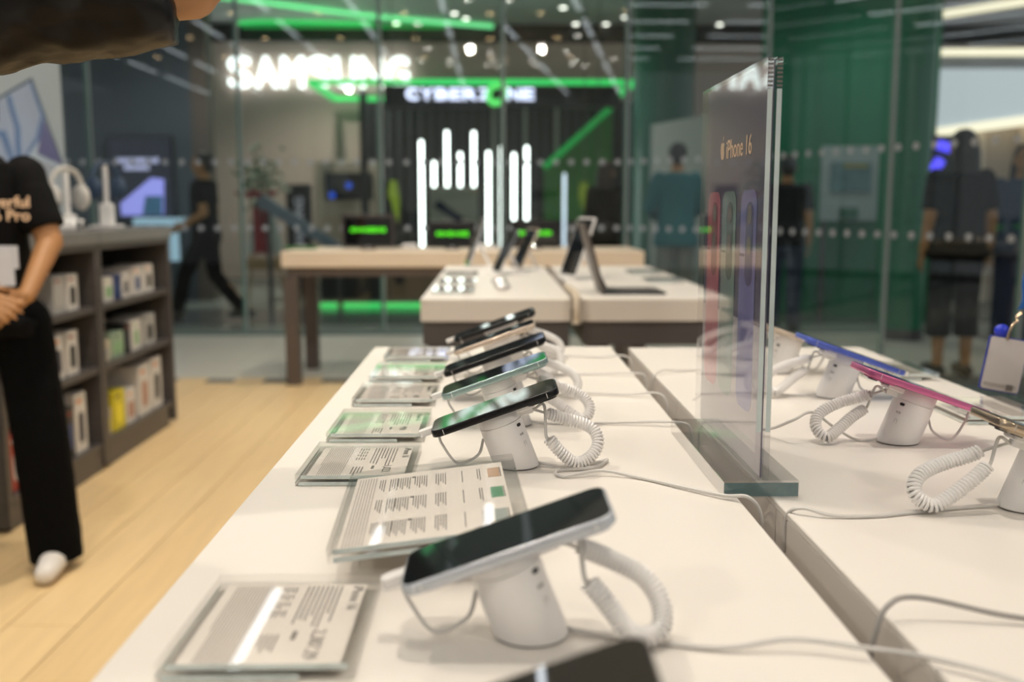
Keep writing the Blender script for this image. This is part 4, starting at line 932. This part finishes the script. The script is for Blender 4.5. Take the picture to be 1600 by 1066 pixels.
wbox('yellow_strip', mk('notice_yellow', (.30, .28, .08), .5, noise=.2).name, 1318, 1356, 256, 262, 10.52, .008, t, o_); wbox('green_window', 'green_dark', 1312, 1341, 325, 342, 10.53, .015, t, o_)
q = at(1330, 380, 10.5); MB().box((q.x - .3, 10.555, 0), (q.x - .26, 10.585, at(1300, 345, 10.55).z)).build('post', 'dark_metal', t, org=o_); MB().box((q.x + .26, 10.555, 0), (q.x + .3, 10.585, at(1300, 345, 10.55).z)).build('post', 'dark_metal', t, org=o_)
p = at(1418, 400, 8.9); t = thing('green_pillar', 'slim glossy green round pillar at the end of the green wall', 'column', (p.x, 8.95, 0))
MB().cone((0, 0, 0), .17, (0, 0, 4.09), .17, 28).build('shaft', 'green_wall', t, True); MB().cone((0, 0, 0), .19, (0, 0, .1), .18, 28).build('base_ring', 'dark_metal', t, True)
t = thing('white_shopfront', 'bright white shop fascia with warm light strips', 'storefront', (6.2, 12.4, 0)); o_ = (6.2, 12.4, 0)
def quad(name, mat, pts, Y, th):
    q = [at(x, y, Y) for x, y in pts]; return MB().prism([(k.x, k.z) for k in q], Y, Y + th, lambda u_, v2, h: (u_, h, v2)).build(name, mat, t, org=o_)
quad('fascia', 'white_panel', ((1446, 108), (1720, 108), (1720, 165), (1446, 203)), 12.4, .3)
quad('warm_ledge', 'warm_strip', ((1446, 203), (1720, 165), (1720, 180), (1446, 216)), 12.38, .34)
quad('grey_band', 'mall_ceiling', ((1446, 87), (1720, 87), (1720, 107.5), (1446, 107.5)), 12.42, .28)
quad('warm_strip', 'warm_strip', ((1446, 76), (1720, 74), (1720, 86.5), (1446, 86.5)), 12.4, .3)
quad('inner_wall', 'pale_fixture', ((1520, 181), (1720, 181), (1720, 520), (1520, 520)), 12.75, .1)
quad('dark_opening', 'black_wall', ((1446, 217), (1530, 205), (1530, 520), (1446, 520)), 12.7, .1)
for x in (1525, 1600): quad('door_post', 'light_wood', ((x, 185), (x + 14, 185), (x + 14, 520), (x, 520)), 12.6, .1)
q = [onz(x, y, 4.0) for x, y in ((1450, 22), (1640, -8))]
P3 = [at(1450, 26, 12.0), at(1640, -4, 11.0)]
tag(MB().tube(P3, .05, 8).build('light_line', 'warm_strip'), 'warm slanted light line above the white shop fascia', 'lamp')
c = at(1470, 245, 9.6); t = thing('neon_sign', 'glowing blue neon mark of two strokes on a dark pole', 'sign', (c.x, 9.6, 0)); o_ = (c.x, 9.6, 0)
MB().tube([at(1466, 226, 9.55), at(1486, 232, 9.55)], .045, 8).build('neon_stroke', 'neon_blue', t, org=o_); MB().tube([at(1457, 268, 9.55), at(1470, 250, 9.55)], .05, 8).build('neon_stroke', 'neon_blue', t, org=o_)
MB().box((c.x - .16, 9.6, c.z - .2), (c.x + .16, 9.66, c.z + .2)).build('backing', 'black_plastic', t, org=o_); MB().box((c.x - .03, 9.61, 0), (c.x + .03, 9.65, c.z - .2005)).build('pole', 'black_plastic', t, org=o_)

# ================================================================== PEOPLE
def fuse(mb, name, mat, voxel, smooth_it=6, parent=None, disp=0, dscale=.06):
    """one continuous skin over overlapping volumes"""
    me = bpy.data.meshes.new('raw'); me.from_pydata(mb.v, [], mb.f)
    bm = bmesh.new(); bm.from_mesh(me); bmesh.ops.recalc_face_normals(bm, faces=bm.faces); bm.to_mesh(me); bm.free()
    o = bpy.data.objects.new('raw', me); col.objects.link(o)
    md = o.modifiers.new('r', 'REMESH'); md.mode = 'VOXEL'; md.voxel_size = voxel
    ms = o.modifiers.new('s', 'SMOOTH'); ms.iterations = smooth_it; ms.factor = .5
    if disp:
        tx = bpy.data.textures.new('folds', 'CLOUDS'); tx.noise_scale = dscale; tx.noise_depth = 2
        d = o.modifiers.new('d', 'DISPLACE'); d.texture = tx; d.strength = disp; d.mid_level = .5; d.texture_coords = 'LOCAL'
    dg = bpy.context.evaluated_depsgraph_get(); r = bpy.data.meshes.new_from_object(o.evaluated_get(dg)); bpy.data.objects.remove(o)
    r.name = name; r.materials.clear(); r.materials.append(MATS[mat]); r.polygons.foreach_set('use_smooth', [True] * len(r.polygons))
    q = bpy.data.objects.new(name, r); col.objects.link(q)
    if parent: q.parent = parent
    return q
def hand_into(mb, w, d, n, side, curl=.35, sc=1.0, spread=.10):
    """palm, four unequal bent fingers and a thumb; w wrist, d pointing direction, n palm normal, side thumb side"""
    w = Vector(w); d = Vector(d).normalized(); n = Vector(n); n = (n - d * n.dot(d)).normalized(); s = d.cross(n) * side
    for k in (-1, -.33, .33, 1):
        mb.capsule(w + d * .012 * sc + s * k * .014 * sc, .0125 * sc, w + d * .078 * sc + s * k * .028 * sc, .0115 * sc, 10, 3)
    for k, L in ((1, .070), (.34, .079), (-.33, .074), (-1, .058)):
        a = w + d * .082 * sc + s * k * .030 * sc; di = (d + s * k * spread).normalized(); L *= sc
        p1 = a + (di * math.cos(curl * .6) + n * math.sin(curl * .6)) * L * .45
        p2 = p1 + (di * math.cos(curl * 1.6) + n * math.sin(curl * 1.6)) * L * .32
        p3 = p2 + (di * math.cos(curl * 2.5) + n * math.sin(curl * 2.5)) * L * .25
        for x, y, r0, r1 in ((a, p1, .0098, .0088), (p1, p2, .0088, .008), (p2, p3, .008, .0068)): mb.capsule(x, r0 * sc, y, r1 * sc, 10, 3)
    t0_ = w + d * .022 * sc + s * .024 * sc; t1_ = t0_ + (d * .55 + s * .75 + n * .25).normalized() * .036 * sc; t2_ = t1_ + (d * .85 + s * .30 + n * .35).normalized() * .030 * sc
    mb.capsule(t0_, .013 * sc, t1_, .0105 * sc, 10, 3); mb.capsule(t1_, .0105 * sc, t2_, .0085 * sc, 10, 3)
def torso_rings(rings, lean, inf=0.0, N=24):
    out = []
    for z, rx, ry, cy in rings:
        out.append([((rx + inf) * math.copysign(abs(math.cos(q)) ** .85, math.cos(q)), cy + (ry + inf) * math.copysign(abs(math.sin(q)) ** .85, math.sin(q)) - lean * max(0, z - .95), z) for q in [2 * math.pi * i / N for i in range(N)]])
    return out
BODY = [(.80, .13, .10, .01), (.86, .165, .115, .012), (.93, .172, .12, .012), (1.02, .155, .11, .005), (1.10, .138, .10, 0), (1.20, .148, .11, -.003), (1.30, .165, .115, 0), (1.38, .165, .10, .006), (1.425, .12, .08, .01), (1.455, .065, .065, .01), (1.50, .053, .056, .002), (1.545, .052, .056, -.004)]
def person(label, loc, rz=0, H=1.70, J=None, top='black_cloth', bottom='black_pants', shoe='black_shoe', skin='skin', hair='hair_black', style='short', sleeve=.5, lean=0.0, wide=0.0, legs='long', hands=None, vox=.0075, jacket=False, top_folds=.006, sleeve_r=0.0):
    s_ = H / 1.70
    j = dict(Lsh=(.172, .005, 1.392), Lel=(.215, .03, 1.115), Lwr=(.225, -.03, .875), Rsh=(-.172, .005, 1.392), Rel=(-.215, .03, 1.115), Rwr=(-.225, -.03, .875),
             Lhip=(.092, .01, .88), Lkn=(.098, -.012, .475), Lan=(.10, .02, .085), Rhip=(-.092, .01, .88), Rkn=(-.098, -.012, .475), Ran=(-.10, .02, .085), Ltoe=(.012, -.15), Rtoe=(-.012, -.15))
    if lean:
        for k in ('Lsh', 'Rsh', 'Lel', 'Rel', 'Lwr', 'Rwr'): p = j[k]; j[k] = (p[0], p[1] - lean * max(0, p[2] - .95), p[2])
    j.update(J or {}); V = {k: Vector(p) for k, p in j.items() if len(p) == 3}
    hl = lambda z: -lean * (z - .95)
    mb = MB(); mb.loft(torso_rings(BODY, lean))
    hy = hl(1.60)
    mb.ell((0, -.008 + hy, 1.605), (.076, .096, .108), 24, 14); mb.ell((0, -.040 + hy, 1.555), (.056, .058, .062), 18, 10)
    mb.capsule((0, -.098 + hy, 1.615), .009, (0, -.116 + hy, 1.583), .013, 10, 3)
    for s in (-1, 1): mb.ell((.077 * s, .004 + hy, 1.595), (.012, .024, .033), 12, 8)
    for L in 'LR':
        s = 1 if L == 'L' else -1
        mb.capsule(V[L + 'sh'], .056, V[L + 'el'], .043); mb.capsule(V[L + 'el'], .042, V[L + 'wr'], .027)
        mb.capsule(V[L + 'hip'], .088, V[L + 'kn'], .058); mb.capsule(V[L + 'kn'], .056, V[L + 'an'], .036)
        calf = V[L + 'kn'].lerp(V[L + 'an'], .3) + Vector((0, .018, 0)); mb.capsule(calf, .052, V[L + 'an'].lerp(calf, .4), .040)
        tx_, ty_ = j[L + 'toe']; f0 = V[L + 'an'] + Vector((0, .03, -.045)); mb.capsule(f0, .036, V[L + 'an'] + Vector((tx_, ty_, -.058)), .027)
        hd = (hands or {}).get(L) or ((V[L + 'wr'] - V[L + 'el']).normalized() + Vector((0, -.1, 0)), Vector((-s, 0, 0)), -1, .35)
        hand_into(mb, V[L + 'wr'], hd[0], hd[1], hd[2] * s, hd[3])
    root = fuse(mb, 'person', skin, vox, 4)
    tag(root, label, 'person'); root.location = loc; root.rotation_euler = (0, 0, rz); root.scale = (s_, s_, s_)
    # clothes
    tb_ = MB(); hem = .84 if not jacket else .76
    R_ = [r for r in BODY if r[0] >= .9 and r[0] < 1.44]; R_ = [(hem, .178 + wide, .128 + wide * .5, .012), (hem + .05, .180 + wide, .128 + wide * .5, .012)] + [(z, max(rx, .158), max(ry, .108), cy) for z, rx, ry, cy in R_]
    tb_.loft(torso_rings(R_, lean, .016)); tb_.loft(torso_rings([(1.40, .13, .08, .008), (1.452, .075, .07, .010)], lean, .014))
    for L in 'LR':
        sh, el, wr = V[L + 'sh'], V[L + 'el'], V[L + 'wr']
        tb_.capsule(sh, .068, sh.lerp(el, .5), .064)
        if sleeve <= .5: tb_.cone(sh.lerp(el, .25), .068, sh.lerp(el, .2 + sleeve * 1.2), .066, 18)
        else:
            tb_.capsule(sh.lerp(el, .4), .064 + sleeve_r, el, .056 + sleeve_r); tb_.cone(el, .056 + sleeve_r, el.lerp(wr, .93), .045 + sleeve_r * .5, 18)
    tops = fuse(tb_, 'jacket' if jacket else 'shirt', top, vox, 4, root, top_folds)
    pb = MB(); pb.loft(torso_rings([(.79, .155, .115, .01), (.86, .172, .122, .012), (.94, .172, .122, .012), (1.0, .158, .112, .006)], 0, .012))
    for L in 'LR':
        hp, kn, an = V[L + 'hip'], V[L + 'kn'], V[L + 'an']
        if legs == 'long':
            pb.capsule(hp, .098, kn, .074 + wide * .6); pb.cone(kn + (hp - kn) * .02, .075 + wide * .6, an + Vector((0, -.008, -.05)), .066 + wide * .8, 18)
        else:
            pb.capsule(hp, .098, kn, .080); pb.cone(kn, .082, kn.lerp(an, .5), .086, 18)
    fuse(pb, 'trousers' if legs == 'long' else 'cropped_trousers', bottom, vox, 4, root, .006)
    for L in 'LR':
        an = V[L + 'an']; tx_, ty_ = j[L + 'toe']; sb = MB()
        g = an.z - .085
        h0 = an + Vector((0, .03, -.042)); t_ = Vector((an.x + tx_, an.y + ty_, g + .035)); sb.capsule(h0, .046, an + Vector((tx_ * .4, ty_ * .4, -.032)), .047); sb.capsule(an + Vector((tx_ * .4, ty_ * .4, -.036)), .047, t_ + Vector((0, -.02, .004)), .037)
        sh_ = fuse(sb, 'shoe', shoe, .008, 3, root)
        for v in sh_.data.vertices: v.co.z = max(v.co.z, g + .001)
    # head: eyes, brows, mouth, hair
    for s in (-1, 1):
        MB().ell((.031 * s, -.090 + hy, 1.612), (.0135, .010, .008), 10, 6).build('eye', 'eye_dark', root, True)
        MB().capsule((.018 * s, -.099 + hy, 1.634), .0045, (.045 * s, -.086 + hy, 1.634), .0035, 8, 3).build('eyebrow', hair, root, True)
    MB().capsule((-.020, -.094 + hy, 1.552), .006, (.020, -.094 + hy, 1.552), .006, 8, 3).build('mouth', 'lips', root, True)
    hb = MB(); hb.ell((0, .022 + hy, 1.638), (.088, .098, .092), 22, 12); hb.ell((0, .055 + hy, 1.60), (.080, .066, .085), 20, 10)
    if style == 'long':
        hb.loft([[((a_ + .0) * math.cos(q), .062 + b_ * math.sin(q) + hl(z), z) for q in [2 * math.pi * i / 18 for i in range(18)]] for z, a_, b_ in ((1.20, .085, .030), (1.32, .110, .045), (1.45, .105, .055), (1.56, .098, .065), (1.66, .075, .06))])
    elif style == 'bun': hb.ell((0, .13 + hy, 1.66), (.045, .04, .045), 14, 8)
    fuse(hb, 'hair', hair, .008, 5, root, .008, .02)
    return root
def spot_at(px_, Y): return at(px_, 400, Y).x

# staff member beside the shelf cabinets, hands clasped in front
SXP, SYP = -1.655, 3.22
def loc_of(px_, py_, Y, s=1.0): q = at(px_, py_, Y); return ((q.x - SXP) / s, (q.y - SYP) / s, q.z / s)
HS = 1.585; hs = HS / 1.70
lw = loc_of(42, 462, 3.06, hs); le = loc_of(78, 378, 3.20, hs)
rw = loc_of(-38, 462, 3.03, hs); re = loc_of(-112, 378, 3.20, hs)
staff = person('person in black staff shirt and trousers with clasped hands beside the cabinets', (SXP, SYP, 0), 0, HS,
    dict(Lel=le, Lwr=lw, Rel=re, Rwr=rw, Lhip=(.135, .01, .88), Lkn=(.185, -.01, .475), Lan=(.215, .0, .085), Lsh=(.180, .005, 1.385), Rkn=(-.11, -.01, .475), Ran=(-.13, .02, .085), Ltoe=(.03, -.15)),
    'black_cloth', 'black_pants', 'white_shoe', 'skin', sleeve=.5, wide=.030, vox=.006,
    hands={'L': ((-.80, -.15, -.50), (0, .9, -.3), -1, .30), 'R': ((.86, -.22, -.32), (-.1, .9, -.4), -1, .30)})
for txt, py_, sz in (('Powerful', 324, .052), ('iPhone 16 Pro', 345, .052)):
    q = at(49 if sz else 0, py_, SYP - .152)
    put_text('lettering', txt, sz, 'gold_print', staff, Matrix.Translation(((q.x - SXP) / hs, (-.158) / hs, q.z / hs)) @ Matrix.Rotation(R(4), 4, 'Z') @ XZ, extrude=.0015, align='RIGHT', offset=.0008)
for px0, px1, y0, y1, d in ((-38, 20, 388, 447, .172), (-30, 27, 384, 420, .168)):
    a = at(px0, y1, SYP - d); b2 = at(px1, y0, SYP - d)
    MB().box(((a.x - SXP) / hs, -d / hs, a.z / hs), ((b2.x - SXP) / hs, (-d + .002) / hs, b2.z / hs)).build('name_card', mk('card_white', (.66, .66, .70), .5, noise=.08, scale=30).name, staff)

# person reaching in over the counter, only the sleeve and wrist are in view; faces the counters
arm = person('person in dark satin jacket reaching an arm over the counter', (-.98, 1.13, 0), R(90), 1.70,
    dict(Rsh=(-.10, -.05, 1.405), Rel=(-.02, -.37, 1.405), Rwr=(.03, -.645, 1.425), Lsh=(.172, .005, 1.392)),
    'black_satin', 'black_pants', sleeve=.9, jacket=True, vox=.007, top_folds=.022,
    hands={'R': ((.05, -.42, .90), (1, 0, .1), 1, .45)}, sleeve_r=.024)
# person at the end of the right counter strip, just outside the view, wearing the badge
bw = person('person with a blue lanyard leaning at the right counter strip', (1.16, 1.62, 0), R(-90), 1.70, None, 'blue_cloth', 'denim', sleeve=.4, lean=.20, vox=.009)
t = thing('badge', 'white name badge with blue clip on a blue lanyard', 'badge', at(1568, 570, 1.55))
o_ = at(1568, 570, 1.55)
Mb = Matrix.Rotation(R(9), 4, 'Y') @ Matrix.Rotation(R(-14), 4, 'Z')
MB().prism(rrect(.060, .088, .005, 4), -.0012, .0012, lambda u, v, h: (u, h, v)).xf(Mb).build('holder', mk('badge_frame', (.03, .05, .32), .4, noise=.1).name, t)
MB().prism(rrect(.056, .084, .004, 4, .001, 0), -.0022, -.0014, lambda u, v, h: (u, h, v)).xf(Mb).build('card', mk('badge_card', (.55, .51, .50), .5, noise=.03).name, t)
MB().box((-.024, -.0028, -.036), (.024, -.0023, -.031)).xf(Mb).build('printed_band', 'ink_light', t); MB().box((.010, -.0032, -.039), (.020, -.0029, -.030)).xf(Mb).build('printed_square', 'ink', t)
MB().ell((-.012, .004, .052), (.012, .007, .011), 14, 8).xf(Mb).build('blue_clip', mk('clip_blue', (.02, .04, .55), .3, noise=.1).name, t, True)
MB().tube(catmull([(-.004, -.003, .040), (-.003, -.004, .055), (.001, -.003, .066), (.006, 0, .072), (.004, .003, .078), (.010, .002, .086)], 6), .0022, 7).xf(Mb).build('hook', mk('hook_gold', (.62, .48, .34), .25, .9, noise=.1).name, t, True)
q = Vector((1.16 - .20, 1.60, 1.42)) - Vector(o_)
sp_ = catmull([(.0245, .002, .088), (.030, .002, .105), (.036, .006, .16), (q.x * .7, .02, .33), (q.x - .01, .05, q.z), (q.x + .10, .09, q.z + .08)], 6)
MB().loft([[(p.x - .006, p.y - .001, p.z), (p.x + .006, p.y - .001, p.z + .002), (p.x + .006, p.y + .001, p.z + .002), (p.x - .006, p.y + .001, p.z)] for p in sp_]).build('lanyard', mk('lanyard_blue', (.015, .12, .42), .6, noise=.2, scale=50).name, t)

# people outside in the mall
person('person in dark clothes walking past the slate wall', (spot_at(322, 10.3), 10.3, 0), R(-90), 1.72,
    dict(Lkn=(.09, -.20, .50), Lan=(.09, -.30, .10), Rkn=(-.09, .06, .48), Ran=(-.09, .38, .13), Lel=(.22, .06, 1.12), Lwr=(.20, -.16, 1.0), Rel=(-.22, .05, 1.12), Rwr=(-.20, -.18, 1.02)), 'black_cloth', 'black_pants', sleeve=.4, vox=.010)
person('person in a teal jacket seen from behind', (spot_at(1055, 10.0), 10.0, 0), R(180), 1.80,
    dict(Lel=(.25, -.03, 1.12), Lwr=(.16, -.22, 1.02), Rel=(-.25, -.03, 1.12), Rwr=(-.16, -.22, 1.02)), 'teal_cloth', 'grey_pants', sleeve=.9, jacket=True, wide=.02, vox=.010)
person('person with long brown hair in black beside the green column', (spot_at(947, 10.9), 10.9, 0), R(150), 1.66, None, 'black_cloth', 'black_pants', hair='hair_brown', style='long', sleeve=.9, vox=.010)
person('person in black shirt and blue jeans behind the poster holder', (spot_at(1226, 9.5), 9.5, 0), R(165), 1.66, dict(Lel=(.25, .06, 1.12), Lwr=(.17, -.15, .98)), 'black_cloth', 'denim', sleeve=.45, vox=.010)
person('person with long black hair in black shirt and cropped trousers', (spot_at(1494, 6.95), 6.95, 0), R(180), 1.70, None, 'black_cloth', 'black_pants', style='long', sleeve=.5, wide=.03, legs='short', vox=.010)
person('person with dark hair in a blue shirt near the white shop', (spot_at(1592, 7.9), 7.9, 0), R(-20), 1.66, None, 'blue_cloth', 'denim', style='long', sleeve=.5, wide=.02, vox=.010)
